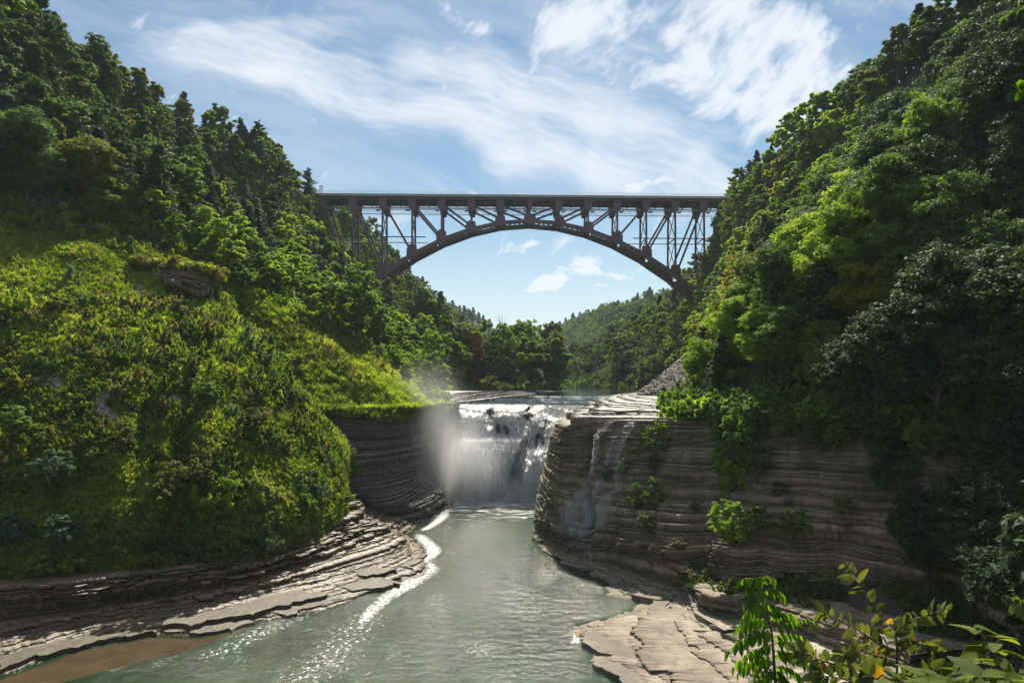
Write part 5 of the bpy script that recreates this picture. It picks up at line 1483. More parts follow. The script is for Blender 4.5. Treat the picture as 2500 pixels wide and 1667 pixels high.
def surf_sample(Sg, Nr, m, seed, wfun=None):
    """random points on a gridded surface, even by area"""
    r_ = np.random.default_rng(seed)
    a = np.linalg.norm(np.cross(Sg[1:, :-1] - Sg[:-1, :-1], Sg[:-1, 1:] - Sg[:-1, :-1]), axis=2)
    if wfun is not None: a = a * wfun(Sg[:-1, :-1])
    c = np.cumsum(a.ravel()); q = np.searchsorted(c, r_.uniform(0, c[-1], m)); i, j = np.unravel_index(q, a.shape)
    u, v = r_.uniform(0, 1, m)[:, None], r_.uniform(0, 1, m)[:, None]
    P = Sg[i, j] * (1 - u) * (1 - v) + Sg[i + 1, j] * u * (1 - v) + Sg[i, j + 1] * (1 - u) * v + Sg[i + 1, j + 1] * u * v
    return P, (Nr[i, j] if Nr is not None else None)


def scatter_on(Sg, Nr, m, seed, name, meshes, mats, smin, smax, label, cat, patch=None, wf_=None, follow=.5):
    P, Nn = surf_sample(Sg, Nr, m, seed, wf_)
    r_ = np.random.default_rng(seed + 1)
    if patch:
        f = fbm(P[:, 0] * patch[0], P[:, 1] * patch[0], P[:, 2] * patch[0] + seed, 3); keep = f > patch[1]; P = P[keep]; Nn = Nn[keep]
    m = len(P); big = fbm(P[:, 0] * .2, P[:, 1] * .2, P[:, 2] * .2 + 3, 3)
    s = r_.uniform(smin, smax, m) * (.45 + 1.1 * big)
    S = np.column_stack([s * 1.1, s * 1.1, s * r_.uniform(.8, 1.3, m)])
    N_ = Nn * follow + np.array([0, 0, 1 - follow]); N_ /= np.linalg.norm(N_, axis=1)[:, None]
    rx = np.arctan2(-N_[:, 1], N_[:, 2]); ry = np.arcsin(np.clip(N_[:, 0], -1, 1)); 
    Rr = np.column_stack([rx, ry, r_.uniform(0, 6.28, m)])
    Rr = np.column_stack([rx, ry, r_.uniform(0, 6.28, m)])
    return scatter_gn(name, P - N_ * .05, S, Rr, meshes, mats, label=label, cat=cat)


scatter_on(BLd, BN, 21000, 71, 'ground_cover', weeds, [L_WEED] * 3 + [L_WEED2, L_WEED], .5, 1.2, 'dense leafy weeds covering the near left bluff', 'ground cover', wf_=bare_w)
scatter_on(BLd, BN, 26000, 72, 'grass', tufts_, [L_GRASS] * 3, .7, 1.3, 'long yellow green grass tufts among weeds on the left bluff', 'grass', patch=(.09, .42), wf_=bare_w, follow=.7)
scatter_on(BLd, BN, 1200, 73, 'goldenrod', golds, [L_GOLD], .8, 1.3, 'small yellow goldenrod blooms dotted over the left bluff', 'wildflowers', patch=(.25, .56), wf_=bare_w)
scatter_on(BLd, BN, 700, 74, 'brush', [weed_np('brush', L_WEED, 1.7, 1.3, 1500, .17, 640 + i) for i in range(3)], [L_WEED, L_WEED2, L_MID], .7, 1.5, 'low bushy brush mounds scattered over the left bluff', 'brush', patch=(.10, .50), wf_=bare_w)

# second, hazier grass slope above the dark left cliff
ysg = np.linspace(113, 178, 140); tg = np.linspace(-0.02, 0.75, 160)
Yg = np.repeat(ysg[:, None], 160, 1); fo = ip(Yg, XLF); ro = ip(Yg, XLR); Xg = fo + (ro - fo) * tg[None]
Zg_ = ground_left(Xg, Yg)[0] - .05 + np.clip(.02 - tg[None], 0, 1) * -8
SL2 = np.stack([Xg, Yg, Zg_], -1)
d1_ = np.gradient(SL2, axis=0); d2_ = np.gradient(SL2, axis=1); N2 = np.cross(d1_, d2_); N2 /= np.linalg.norm(N2, axis=2)[..., None]; N2 *= np.sign(N2[..., 2:3])
def slope_w(P):
    px, py = proj(P[..., 0], P[..., 1], P[..., 2]); return ((py > ip(px, bnd) - 14) & (P[..., 1] < 172)).astype(float)
def slope_green(P):
    px, py = proj(P[..., 0], P[..., 1], P[..., 2]); w = slope_w(P)
    for cx_, cy_, rx, ry in ((800, 945, 30, 10), (835, 965, 28, 10), (880, 985, 40, 7), (790, 935, 12, 8)): w = w * (1 - .92 * ((((px - cx_) / rx) ** 2 + ((py - cy_) / ry) ** 2) < 1))
    return w
i = np.arange(140 * 160).reshape(140, 160)
so = link('left_grass_slope', mesh_np('left_grass_slope', (SL2 + np.array([0, 0, .12])).reshape(-1, 3), np.stack([i[:-1, :-1], i[1:, :-1], i[1:, 1:], i[:-1, 1:]], -1).reshape(-1, 4), [M_GRASS_SOIL], True)); tag(so, kind='structure')
scatter_on(SL2, N2, 11000, 81, 'slope_grass', tufts_, [L_GRASS] * 3, .8, 1.5, 'smooth bright grass on the slope above the dark left cliff', 'grass', wf_=slope_green, follow=.7)
scatter_on(SL2, N2, 5200, 82, 'slope_weeds', weeds, [L_WEED2, L_WEED2, L_WEED, L_WEED2, L_OLIVE], .6, 1.4, 'olive weeds on the upper slope above the dark left cliff', 'ground cover', patch=(.06, .42), wf_=lambda P: slope_green(P) * np.clip((P[..., 2] - 24) / 9, .12, 1), follow=.6)
# grass cap over the outcrop
CAPN = 40
cg = np.stack([np.stack([np.linspace(*x) for x in zip(at(418, 655, 119.2), at(520, 662, 126.5))][0:3], 0).T] * 1)
capP = []
for a in np.linspace(0, 1, 420):
    p0 = np.array(at(335, 636, 115.2)) * (1 - a) + np.array(at(514, 662, 116.5)) * a; capP.append(p0 + np.array([tr.uniform(-.8, .8), tr.uniform(-1.2, 6), tr.uniform(-1.1, .4)]))
capP = np.array(capP); S_ = np.random.default_rng(3).uniform(.8, 1.5, (len(capP), 1)) * np.ones((1, 3))
scatter_gn('cap_grass', capP, S_, np.column_stack([np.zeros(len(capP)), np.zeros(len(capP)), np.random.default_rng(4).uniform(0, 6, len(capP))]), weeds[:3] + tufts_[:1], [L_WEED2] * 3 + [L_WEED], label='grassy turf cap overhanging the brown rock outcrop on the left slope', cat='grass')

# weeds at the cliff foot on the right, sparse tufts on ledges
xs, ys = np.linspace(20.5, 49, 90), np.linspace(49, 85, 100); Xg, Yg = np.meshgrid(xs, ys); Zg2 = foot_z(Xg, Yg); SF = np.stack([Xg, Yg, Zg2], -1)
NF = np.zeros_like(SF); NF[..., 2] = 1
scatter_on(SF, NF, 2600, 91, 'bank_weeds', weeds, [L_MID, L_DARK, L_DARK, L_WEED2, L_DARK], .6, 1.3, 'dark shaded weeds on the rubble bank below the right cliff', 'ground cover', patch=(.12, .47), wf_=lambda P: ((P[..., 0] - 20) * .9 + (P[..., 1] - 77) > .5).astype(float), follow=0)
hb = np.stack([Xg, Yg], -1)
# understory at the foot of both forests
def understory(fn, edges, seed, label, nm, Y0, Y1, q0, q1, m, mats):
    r_ = np.random.default_rng(seed); Y = r_.uniform(Y0, Y1, m); q = r_.uniform(q0, q1, m) ; f = ip(Y, edges[0]); r2 = ip(Y, edges[1]); X = f + (r2 - f) * q
    z = fn(X, Y)[0]; P = np.column_stack([X, Y, z]); px, py = proj(X, Y, z)
    keep = ~((Y > 158) & (Y < 216) & (px < 1720) & (px > 1500) & (py > 850)); P = P[keep]; m = len(P)
    s = r_.uniform(1.2, 2.8, m)[:, None] * (3.6 if Y0 > 400 else 1.6 if Y0 > 280 else 1) * np.ones((1, 3)); rt_ = np.column_stack([np.zeros(m), np.zeros(m), r_.uniform(0, 6, m)])
    scatter_gn(nm, P, s, rt_, weeds, mats, label=label, cat='undergrowth')


understory(ground_right, (XRF, XRR), 5, 'undergrowth between the trees on the right slope', 'undergrowth', 40, 300, 0.0, .55, 3200, [L_MID, L_DARK, L_BRIGHT, L_DARK, L_MID])
understory(lambda x, y: (np.where(proj(x, y, ground_left(x, y)[0])[1] < ip(proj(x, y, ground_left(x, y)[0])[0], bnd) + 3, ground_left(x, y)[0], -20),), (XLF, XLR), 16, 'undergrowth and saplings along the forest edge above the bluff', 'undergrowth', 104, 175, 0.0, .7, 3200, [L_MID, L_BRIGHT, L_MID, L_BRIGHT, L_BLUE])
understory(ground_right, (XRF, XRR), 25, 'undergrowth on the far right slope above the upper river', 'undergrowth', 285, 480, 0.0, .45, 1800, [L_MID, L_DARK, L_MID, L_DARK, L_BLUE])
understory(ground_right, (XRF, XRR), 28, 'low canopy on the distant right ridge', 'undergrowth', 480, 1000, 0.05, 1.2, 4200, [L_MID, L_DARK, L_MID, L_DARK, L_BLUE])
understory(ground_right, (XRF, XRR), 26, 'saplings on the steep right rim beside the bridge', 'undergrowth', 170, 330, 0.4, 1.15, 3400, [L_MID, L_BRIGHT, L_MID, L_OLIVE, L_DARK])
understory(ground_left, (XLF, XLR), 27, 'saplings on the steep left rim beside the bridge', 'undergrowth', 120, 330, 0.6, 1.12, 2600, [L_MID, L_DARK, L_MID, L_OLIVE, L_DARK])
ET = []
for j in range(900):
    k_ = tr.random() * 6.99; i_ = int(k_); f_ = k_ - i_; a_, b_ = xy_top[i_], xy_top[i_ + 1]; zt_ = [22.0, 20.8, 19.9, 19.2, 19.1, 19.3, 19.8, 20.2][i_] * (1 - f_) + [22.0, 20.8, 19.9, 19.2, 19.1, 19.3, 19.8, 20.2][i_ + 1] * f_
    if i_ >= 6 and tr.random() < .7: continue
    w_ = tr.random() ** 2; ET.append((a_[0] * (1 - f_) + b_[0] * f_ - .9 + w_ * 1.2, a_[1] * (1 - f_) + b_[1] * f_ + .6 - w_ * 1.2, zt_ + .2 - w_ * 1.3 * tr.random()))
scatter_gn('edge_grass', ET, np.array([[tr.uniform(.7, 1.5)] * 3 for _ in ET]), np.array([[tr.uniform(-.2, .5), tr.uniform(-.2, .2), tr.uniform(0, 6)] for _ in ET]), tufts_ + weeds[:2], [L_GRASS] * 3 + [L_WEED] * 2, label='ragged grass hanging over the top edge of the dark left cliff', cat='grass')
understory(ground_left, (XLF, XLR), 6, 'undergrowth between the trees on the left slope', 'undergrowth', 172, 320, 0.0, .6, 2600, [L_MID, L_BRIGHT, L_MID, L_DARK, L_BRIGHT])

# broken stone on the talus cone
stn = []
for i in range(3):
    a_ = np.random.default_rng(900 + i).uniform(.6, 1, (8, 1)) * np.array([[x, y, z] for x in (-.5, .5) for y in (-.35, .35) for z in (-.12, .12)])
    stn.append(mesh_np('stone', a_, [(0, 1, 3, 2), (4, 6, 7, 5), (0, 4, 5, 1), (2, 3, 7, 6), (0, 2, 6, 4), (1, 5, 7, 3)], [M_SCREE]))
TP, _ = surf_sample(Tg, None, 5000, 44)
q_ = np.random.default_rng(45)
scatter_gn('rubble', TP, q_.uniform(.3, 1.6, (len(TP), 1)) ** 1.5 * np.ones((1, 3)), q_.uniform(-.9, .9, (len(TP), 3)) + np.array([.2, -.5, 0]), stn, [M_SCREE] * 3, label='loose grey shale rubble on the talus slope beside the falls', cat='rubble')
# individual shrubs
SHRUB = [crown_np('foliage', L_MID, 3.0, 1.7, 5200, .15, 700 + i, base=.02, lobes=10)[0] for i in range(3)]
HANG = [crown_np('foliage', L_BRIGHT, 2.4, 1.1, 3600, .12, 720 + i, base=.0, lobes=9)[0] for i in range(2)]
stem_mb = MB()
for a in range(5): stem_mb.tube([(0, 0, -.3), (math.cos(a * 1.3) * .3, math.sin(a * 1.3) * .3, .9), (math.cos(a * 1.3) * .7, math.sin(a * 1.3) * .7, 2.0)], [.06, .045, .015], 5)
STEM = stem_mb.mesh('stem', M_BARK)


def shrub(px, py, Y, h, w, col, label, group='shrubs on the bluff', meshes=SHRUB, name='shrub', tilt=(0, 0)):
    X, _, z = at(px, py, Y)
    o = link(name, None, loc=(X, Y, z)); me = meshes[tr.randrange(len(meshes))]
    f = link('foliage', me, o); f.material_slots[0].link = 'OBJECT'; f.material_slots[0].material = col
    link('stem', STEM, o); o.scale = (w / 3.2, w / 3.2, h / 2.9); o.rotation_euler = (tilt[0], tilt[1], tr.uniform(0, 6.28))
    tag(o, label, 'shrub', group); return o


def cliff_at(px, py):
    k, s = cliff_index(conts_rc, px, py); xy, z0, z1 = conts_rc[k]; return xy[s][0], xy[s][1], z1[s], N_rc[s]


for px, py, h, w, c, lb in (
        (1590, 1090, 3.4, 2.6, L_BRIGHT, 'leafy bright green bush hanging beside the cascades near the cliff top'),
        (1612, 1050, 3.0, 2.0, L_GRASS, 'topmost grassy clump hanging on the right cliff below the platform edge'),
        (1625, 1100, 3.0, 1.8, L_MID, 'narrow green clump hanging just right of the bright cliff bush'),
        (1598, 1150, 2.4, 2.0, L_MID, 'small round bush on the cliff under the two hanging clumps'),
        (1560, 1235, 3.6, 3.0, L_MID, 'wide dark green fern patch halfway down the cliff, left one'),
        (1600, 1228, 4.0, 3.0, L_MID, 'wide dark green fern patch halfway down the cliff, right one'),
        (1585, 1282, 2.0, 3.0, L_MID, 'low grassy clump on the lowest ledge under the fern patches'),
        (1480, 1165, 2.0, 2.0, L_DARK, 'small mossy fern clump between the two cascades'),
        (1530, 1150, 1.8, 2.4, L_DARK, 'small dark fern clump right of the cascades'),
        (1820, 1110, 7.0, 6.0, L_MID, 'large green bush hanging down the middle of the right cliff, top part'),
        (1775, 1150, 4.5, 4.0, L_BRIGHT, 'bright leaning bush at the left side of the large cliff bush'),
        (1790, 1200, 4.5, 4.5, L_BRIGHT, 'bright lower lobe bush below the large cliff bush'),
        (1850, 1160, 4.0, 4.0, L_DARK, 'dark bush on the right side of the large cliff bush'),
        (1790, 1305, 4.6, 5.6, L_BRIGHT, 'broad light green bush growing on the cliff foot above the rock bench'),
        (1850, 1295, 3.0, 3.0, L_MID, 'small bush touching the right side of the broad light green bush'),
        (1930, 1300, 3.2, 4.0, L_MID, 'grassy green clump on the cliff foot right of the broad bush'),
        (2000, 1090, 4.0, 5.0, L_DARK, 'dark vine mass draping the cliff top below the trees'),
        (2120, 1080, 4.0, 6.0, L_DARK, 'dark vine mass draping the cliff top near the right trees'),
        (1920, 1060, 3.2, 4.5, L_MID, 'green vine curtain over the cliff top above the grassy clump'),
        (1705, 1010, 2.6, 4.0, L_MID, 'bush overhanging the cliff edge beside the bare roots')):
    x, y, z, nn_ = cliff_at(px, py)
    o = link('cliff_shrub', None, loc=(x - nn_[0] * .1 + nn_[0] * w * .12, y + nn_[1] * w * .12, z - h * .15)); me = (HANG if w < 3.2 else SHRUB)[tr.randrange(2)]
    f = link('foliage', me, o); f.material_slots[0].link = 'OBJECT'; f.material_slots[0].material = c
    link('stem', STEM, o); k_ = 2.2 if w < 3.2 else 3.4; o.scale = (w / k_, w / k_, h / (2.3 if w < 3.2 else 2.9)); o.rotation_euler = (0, 0, tr.uniform(0, 6.28)); tag(o, lb, 'shrub', 'bushes growing on the right cliff')

for px, py, Y, h, w, c, lb in (
        (700, 1280, 92, 2.6, 3.6, L_BRIGHT, 'bright round bush at the lower right corner of the bluff, left one'),
        (745, 1262, 95, 3.2, 3.4, L_BRIGHT, 'bright tall bush at the lower right corner of the bluff, above the stepped shelf'),
        (846, 1225, 105, 1.6, 3.0, L_BRIGHT, 'bright grass cap bush on the small rock block at the bluff end'),
        (110, 1400, 76, 2.2, 3.6, L_WEED, 'yellow green bush on the shelf edge at lower left'),
        (180, 1395, 76.5, 2.0, 3.0, L_WEED, 'second yellow green bush on the shelf edge, right of the first'),
        (40, 1330, 76, 3.4, 4.0, L_BLUE, 'pale blue green bush at the left edge above the shelf'),
        (150, 1330, 76.5, 3.2, 3.6, L_BLUE, 'pale blue green tall bush in the shade of the lower bluff'),
        (120, 1180, 77.5, 3.6, 4.4, L_BLUE, 'silvery green bush on the lower bluff near the left edge'),
        (30, 1060, 80, 3.2, 4.4, L_MID, 'dense green bush at the left edge halfway down the bluff'),
        (430, 1180, 83, 2.6, 3.6, L_OLIVE, 'olive bush in the middle of the lower bluff, left of the gully'),
        (500, 1180, 84, 2.8, 3.4, L_OLIVE, 'olive bush in the middle of the lower bluff, beside the dark gully'),
        (570, 1195, 85.5, 2.2, 2.6, L_BRIGHT, 'small vivid bush right of the dark gully on the lower bluff'),
        (300, 1100, 84, 2.8, 4.0, L_OLIVE, 'olive bush below the bare scar on the bluff'),
        (620, 1050, 95, 3.0, 4.4, L_OLIVE, 'rounded olive mound bush on the right half of the bluff'),
        (500, 985, 95, 2.8, 4.4, L_MID, 'green bush above the middle of the bluff right of the pale scar'),
        (390, 760, 110, 2.4, 4.0, L_MID, 'green bush on the upper slope below the rock outcrop'),
        (330, 800, 104, 2.4, 4.4, L_MID, 'green bush on the upper slope left of the outcrop'),
        (150, 770, 98, 2.6, 5.0, L_OLIVE, 'wide olive bush patch on the upper slope near the left edge'),
        (60, 800, 95, 2.6, 5.0, L_OLIVE, 'dark olive bush patch at the left edge of the upper slope'),
        (1195, 945, 205, 3.2, 6.0, L_OLIVE, 'dry olive bush on the low river bank left of the upper steps'),
        (1235, 955, 215, 2.4, 5.0, L_MID, 'low green bush on the river bank beside the upper steps')):
    shrub(px, py, Y, h, w, c, lb)
for px, py, Y, h, w, c, lb in (
        (1715, 985, 122, 4.2, 6.0, L_MID, 'leafy bush spilling over the platform edge above bare roots'),
        (1740, 960, 128, 5.5, 6.5, L_BRIGHT, 'bright bush behind the platform at the foot of the right slope'),
        (1700, 930, 160, 5.5, 6.5, L_BRIGHT, 'bright yellow green bush beside the talus slope, lower one'),
        (1690, 885, 180, 5.0, 6.0, L_YELLOW, 'yellowish bush overhanging the top of the talus slope'),
        (1790, 1010, 112, 4.0, 6.0, L_MID, 'green bush draping over the cliff top right of the platform'),
        (1870, 1040, 106, 4.0, 6.0, L_DARK, 'dark bush draping over the cliff top, second from the platform'),
        (1960, 1030, 100, 4.0, 6.0, L_MID, 'green bush draping over the cliff top, third from the platform'),
        (2060, 1040, 93, 4.4, 6.0, L_DARK, 'dark bush draping over the cliff top, fourth from the platform'),
        (2160, 1040, 88, 4.4, 6.5, L_DARK, 'dark bush draping over the cliff top near the big trees')):
    shrub(px, py, Y, h, w, c, lb, 'bushes along the top of the right cliff')
PT = []
for j in range(700):
    Y = tr.uniform(48, 132); w_ = tr.uniform(-3.4, 3.5); X = ip(Y, XRF) + w_; PT.append((X, Y, 21.3 + tr.uniform(-.6, .4) - (tr.uniform(0, 2.2) if w_ < -1.5 and Y < 104 else 0)))
scatter_gn('cliff_top_brush', PT, np.array([[tr.uniform(1.4, 4.2)] * 3 for _ in PT]), np.array([[tr.uniform(-.3, .3), tr.uniform(-.5, .1), tr.uniform(0, 6)] for _ in PT]), weeds[:4], [L_MID, L_DARK, L_BRIGHT, L_DARK], label='leafy brush and vines along the top edge of the right cliff', cat='brush')
PT = []
for j in range(60):
    Y = tr.uniform(235, 300); X = ip(Y, [(200, -3), (262, 12), (286, 21), (300, 22)]) - tr.uniform(0, 26); PT.append((X, Y, 20.8))
for j in range(90):
    Y = tr.uniform(236, 330); X = ip(Y, XRF) + tr.uniform(-2.5, 3); PT.append((X, Y, 20.8))
for j in range(50):
    Y = tr.uniform(330, 450); X = ip(Y, XRF) + tr.uniform(-2.5, 3); PT.append((X, Y, 20.8))
scatter_gn('bank_brush', PT, np.array([[tr.uniform(2.2, 4.5)] * 3 for _ in PT]), np.array([[0, 0, tr.uniform(0, 6)] for _ in PT]), weeds[:3], [L_MID, L_DARK, L_BRIGHT], label='low brush lining both banks of the upper river', cat='brush')
for j_, (px, py, h, w, c, lb) in enumerate((
        (1880, 1030, 3.6, 5.0, L_MID, 'first vine curtain along the cliff top right of the long hanging bush'),
        (1960, 1050, 4.4, 5.0, L_DARK, 'second vine curtain along the cliff top right of the long hanging bush'),
        (2050, 1060, 4.4, 5.5, L_MID, 'third vine curtain along the cliff top right of the long hanging bush'),
        (2150, 1100, 5.0, 6.0, L_DARK, 'dark vine curtain dropping beside the big near trees, upper one'),
        (2190, 1180, 5.0, 6.0, L_DARK, 'dark vine curtain dropping beside the big near trees, middle one'),
        (2230, 1270, 5.0, 6.0, L_DARK, 'dark vine curtain dropping beside the big near trees, lower one'),
        (2250, 1350, 4.0, 6.0, L_DARK, 'dark bush at the cliff foot beside the big near trees'),
        (1835, 1065, 5.0, 3.4, L_MID, 'hanging bush linking the cliff top to the large cliff bush'),
        (1560, 1100, 1.4, 2.0, L_GRASS, 'grass clump on a ledge left of the bright hanging bush'),
        (1660, 1330, 1.4, 2.4, L_WEED2, 'dry grass clump on the low ledges above the rock bench'),
        (1700, 1240, 1.4, 2.0, L_WEED2, 'dry grass clump on the bare banded rock left of the broad green bush'),
        (1900, 1200, 1.6, 2.4, L_WEED2, 'dry grass clump on the bare banded rock right of the long hanging bush'),
        (2060, 1250, 1.8, 3.0, L_WEED2, 'dry grass clump on the upper middle of the wide bare cliff'))):
    x, y, z, nn_ = cliff_at(px, py)
    o = link('cliff_shrub', None, loc=(x + nn_[0] * w * .08, y + nn_[1] * w * .08, z - h * .3)); me = (HANG if w < 3.2 else SHRUB)[tr.randrange(2)]
    f = link('foliage', me, o); f.material_slots[0].link = 'OBJECT'; f.material_slots[0].material = c
    link('stem', STEM, o); k_ = 2.2 if w < 3.2 else 3.4; o.scale = (w / k_, w / k_, h / (2.3 if w < 3.2 else 2.9)); o.rotation_euler = (0, 0, tr.uniform(0, 6.28)); tag(o, lb, 'shrub', 'bushes growing on the right cliff')
scatter_on(BLd, BN, 900, 76, 'tall_weeds', [weed_np('tall', L_BLUE, 1.5, .9, 700, .16, 660 + i) for i in range(3)], [L_BLUE, L_MID, L_OLIVE], .6, 1.8, 'taller greyish weeds in loose drifts across the left bluff', 'ground cover', patch=(.16, .52), wf_=bare_w)
# bare roots and fallen branches hanging over the platform edge
mb = MB()
for j in range(34):
    a = Vector(at(1640 + tr.uniform(0, 90), 985 + tr.uniform(-10, 8), 118 + tr.uniform(-3, 3))); b = a + Vector((tr.uniform(-5, 1), tr.uniform(-5, -1), tr.uniform(-1.2, -.2)))
    m_ = a.lerp(b, .5) + Vector((0, 0, tr.uniform(.2, .9))); mb.tube([a, m_, b], [.05, .035, .012], 4)
tag(mb.build('root_tangle', M_BARK), 'tangle of bare grey roots and dead branches over the platform edge', 'roots')
# dead snags on the far skyline
for px, top, Y in ((1218, 765, 420), (1226, 772, 430)):
    X, _, z = at(px, top, Y); mb = MB(); mb.tube([(0, 0, -22), (0.3, 0, -8), (0, 0, 0)], [.4, .22, .05], 6)
    for s in (-1, 1): mb.tube([(0.2, 0, -6 - s), (s * 1.6, 0, -3), (s * 2.2, 0, -.5)], [.12, .08, .03], 5)
    o = link('dead_tree', None, loc=(X, Y, z)); mb.build('trunk', M_BARK, o); tag(o, '%s of two bare dead snags on the skyline left of the tall riverside trees' % ('left' if px < 1220 else 'right'), 'dead tree', 'dead snags')


# ------------------------------------------------------------------ foreground plants
def leaf_mesh(name, L, W, mat, seed, fold=.25, curl=.18, teeth=0, segs=7):
    """a real leaf: pointed oval in the XY plane along +X, folded on the midrib and curled; thin but solid outline"""
    V, F = [], []
    for i in range(segs + 1):
        t = i / segs; w = W * .5 * (math.sin(math.pi * t ** .8) ** .8 if 0 < t < 1 else 0.0)
        if teeth and 0 < t < 1: w *= 1 + .09 * (1 if i % 2 else -1)
        z = -curl * L * t * t; x = L * t
        V += [(x, -w, z + abs(w) * fold), (x, 0, z), (x, w, z + abs(w) * fold)]
    for i in range(segs):
        b = i * 3; F += [(b, b + 1, b + 4, b + 3), (b + 1, b + 2, b + 5, b + 4)]
    return mesh_np(name, np.array(V), np.array(F), [mat], True, {'tint': ('FACE', np.full(len(F), (seed * .37) % 1.0))})


LF_SAP = leaf_mat('sapling_leaf', [(0.045, 0.10, 0.012), (0.085, 0.165, 0.018), (0.13, 0.22, 0.022)], .55, gloss=.5)
LF_PRIV = leaf_mat('branch_leaf', [(0.045, 0.065, 0.022), (0.085, 0.11, 0.035), (0.13, 0.15, 0.05)], .42, gloss=.5)
LF_YEL = leaf_mat('branch_leaf_turning', [(0.20, 0.10, 0.02), (0.28, 0.15, 0.02), (0.26, 0.20, 0.03)], .5)
LF_BIG = leaf_mat('toothed_leaf', [(0.054, 0.086, 0.013), (0.094, 0.130, 0.020), (0.144, 0.166, 0.029)], .5, gloss=.5)
sap_l = [leaf_mesh('leaf', .085, .034, LF_SAP, i, .35, .25) for i in range(5)]
pri_l = [leaf_mesh('leaf', .045, .023, LF_PRIV, i, .3, .08) for i in range(5)]
yel_l = [leaf_mesh('leaf', .048, .026, LF_YEL, i, .3, .12) for i in range(3)]
big_l = [leaf_mesh('leaf', .088, .038, LF_BIG, i, .25, .15, teeth=1, segs=14) for i in range(4)]


def put_leaf(mesh, parent, p, d, roll, s=1.0, inv=None):
    o = link('leaf', mesh, parent); x = Vector(d).normalized(); up = Vector((0, 0, 1)); y = up.cross(x)
    if y.length < .05: y = Vector((0, 1, 0))
    y.normalize(); z = x.cross(y); M = Matrix((x, y, z)).transposed().to_4x4() @ Matrix.Rotation(roll, 4, 'X')
    o.matrix_parent_inverse = inv; M = Matrix.Translation(p) @ M @ Matrix.Scale(s, 4); o.matrix_basis = M; return o


# compound-leaved sapling
sb = Vector(at(1905, 1900, 3.9)); sap = link('sapling', None, loc=sb); tag(sap, 'slender sapling with drooping bright green compound leaves above the pale rock slabs', 'sapling'); inv = Matrix.Translation(-sb)
spine = [(1905, 1900), (1900, 1760), (1893, 1667), (1888, 1590), (1884, 1545), (1876, 1500), (1868, 1465), (1864, 1420), (1862, 1402)]
sp3 = [Vector(at(x, y, 3.9 + .02 * math.sin(i))) for i, (x, y) in enumerate(spine)]
mb = MB(); mb.tube(sp3, [.012, .011, .009, .008, .007, .0055, .0045, .003, .002], 6); o = mb.build('stem', M_TWIG, sap); o.matrix_parent_inverse = inv
rl = random.Random(3)


def spine_at(y):
    for (a, b), (pa, pb) in zip(zip(spine[:-1], spine[1:]), zip(sp3[:-1], sp3[1:])):
        if b[1] <= y <= a[1]: return pa.lerp(pb, (a[1] - y) / (a[1] - b[1]))
    return sp3[-1]


mbt = MB()
fronds = [(1408, -1, 42, .9), (1410, 1, 30, .4), (1416, -1, 48, .1), (1440, 1, 46, .6), (1446, -1, 52, .5), (1475, -1, 62, .6), (1478, 1, 38, .8), (1512, -1, 72, .5), (1508, 1, 60, .2), (1530, 1, 98, -.1), (1540, -1, 80, .3), (1556, 1, 78, .3),
          (1560, -1, 92, .5), (1572, 1, 88, .5), (1585, -1, 84, .7), (1590, 1, 66, .6), (1604, 1, 84, .5), (1608, -1, 70, .8), (1630, 1, 66, .8), (1634, -1, 76, .7), (1655, 1, 52, .9), (1660, -1, 60, .9), (1690, 1, 60, .6), (1700, -1, 60, .7), (1725, 1, 60, .6), (1730, -1, 60, .7), (1615, -1, 40, 1.0), (1640, 1, 30, 1.1), (1575, -1, 40, .9)]
for y0, sd, ln, dr in fronds:
    p0 = spine_at(y0); Lm = ln * 3.9 / FPX * 1.25; dep = rl.uniform(-.6, .6)
    d = Vector((sd * math.cos(dep), math.sin(dep), .42)).normalized(); pts = []
    for i in range(8):
        t = i / 7; pts.append(p0 + d * (Lm * t) + Vector((0, 0, -Lm * (dr + .25) * .8 * t * t)))
    mbt.tube(pts, [.0028 - .0003 * i for i in range(8)], 4)
    for i in range(1, 8):
        dirn = (pts[i] - pts[i - 1]).normalized(); side = dirn.cross(Vector((0, 0, 1))).normalized()
        for s in (-1, 1):
            if i == 7 and s == 1: continue
            ld = (dirn * (.45 if i < 7 else 1) + side * s * (.75 if i < 7 else 0) + Vector((0, 0, -.75 - rl.uniform(0, .5)))).normalized()
            put_leaf(sap_l[rl.randrange(5)], sap, pts[i], ld, rl.uniform(-.5, .5), rl.uniform(.8, 1.15) * (.62 + .25 * min(1, ln / 70)), inv)
o = mbt.build('leaf_stalk', M_TWIG, sap); o.matrix_parent_inverse = inv

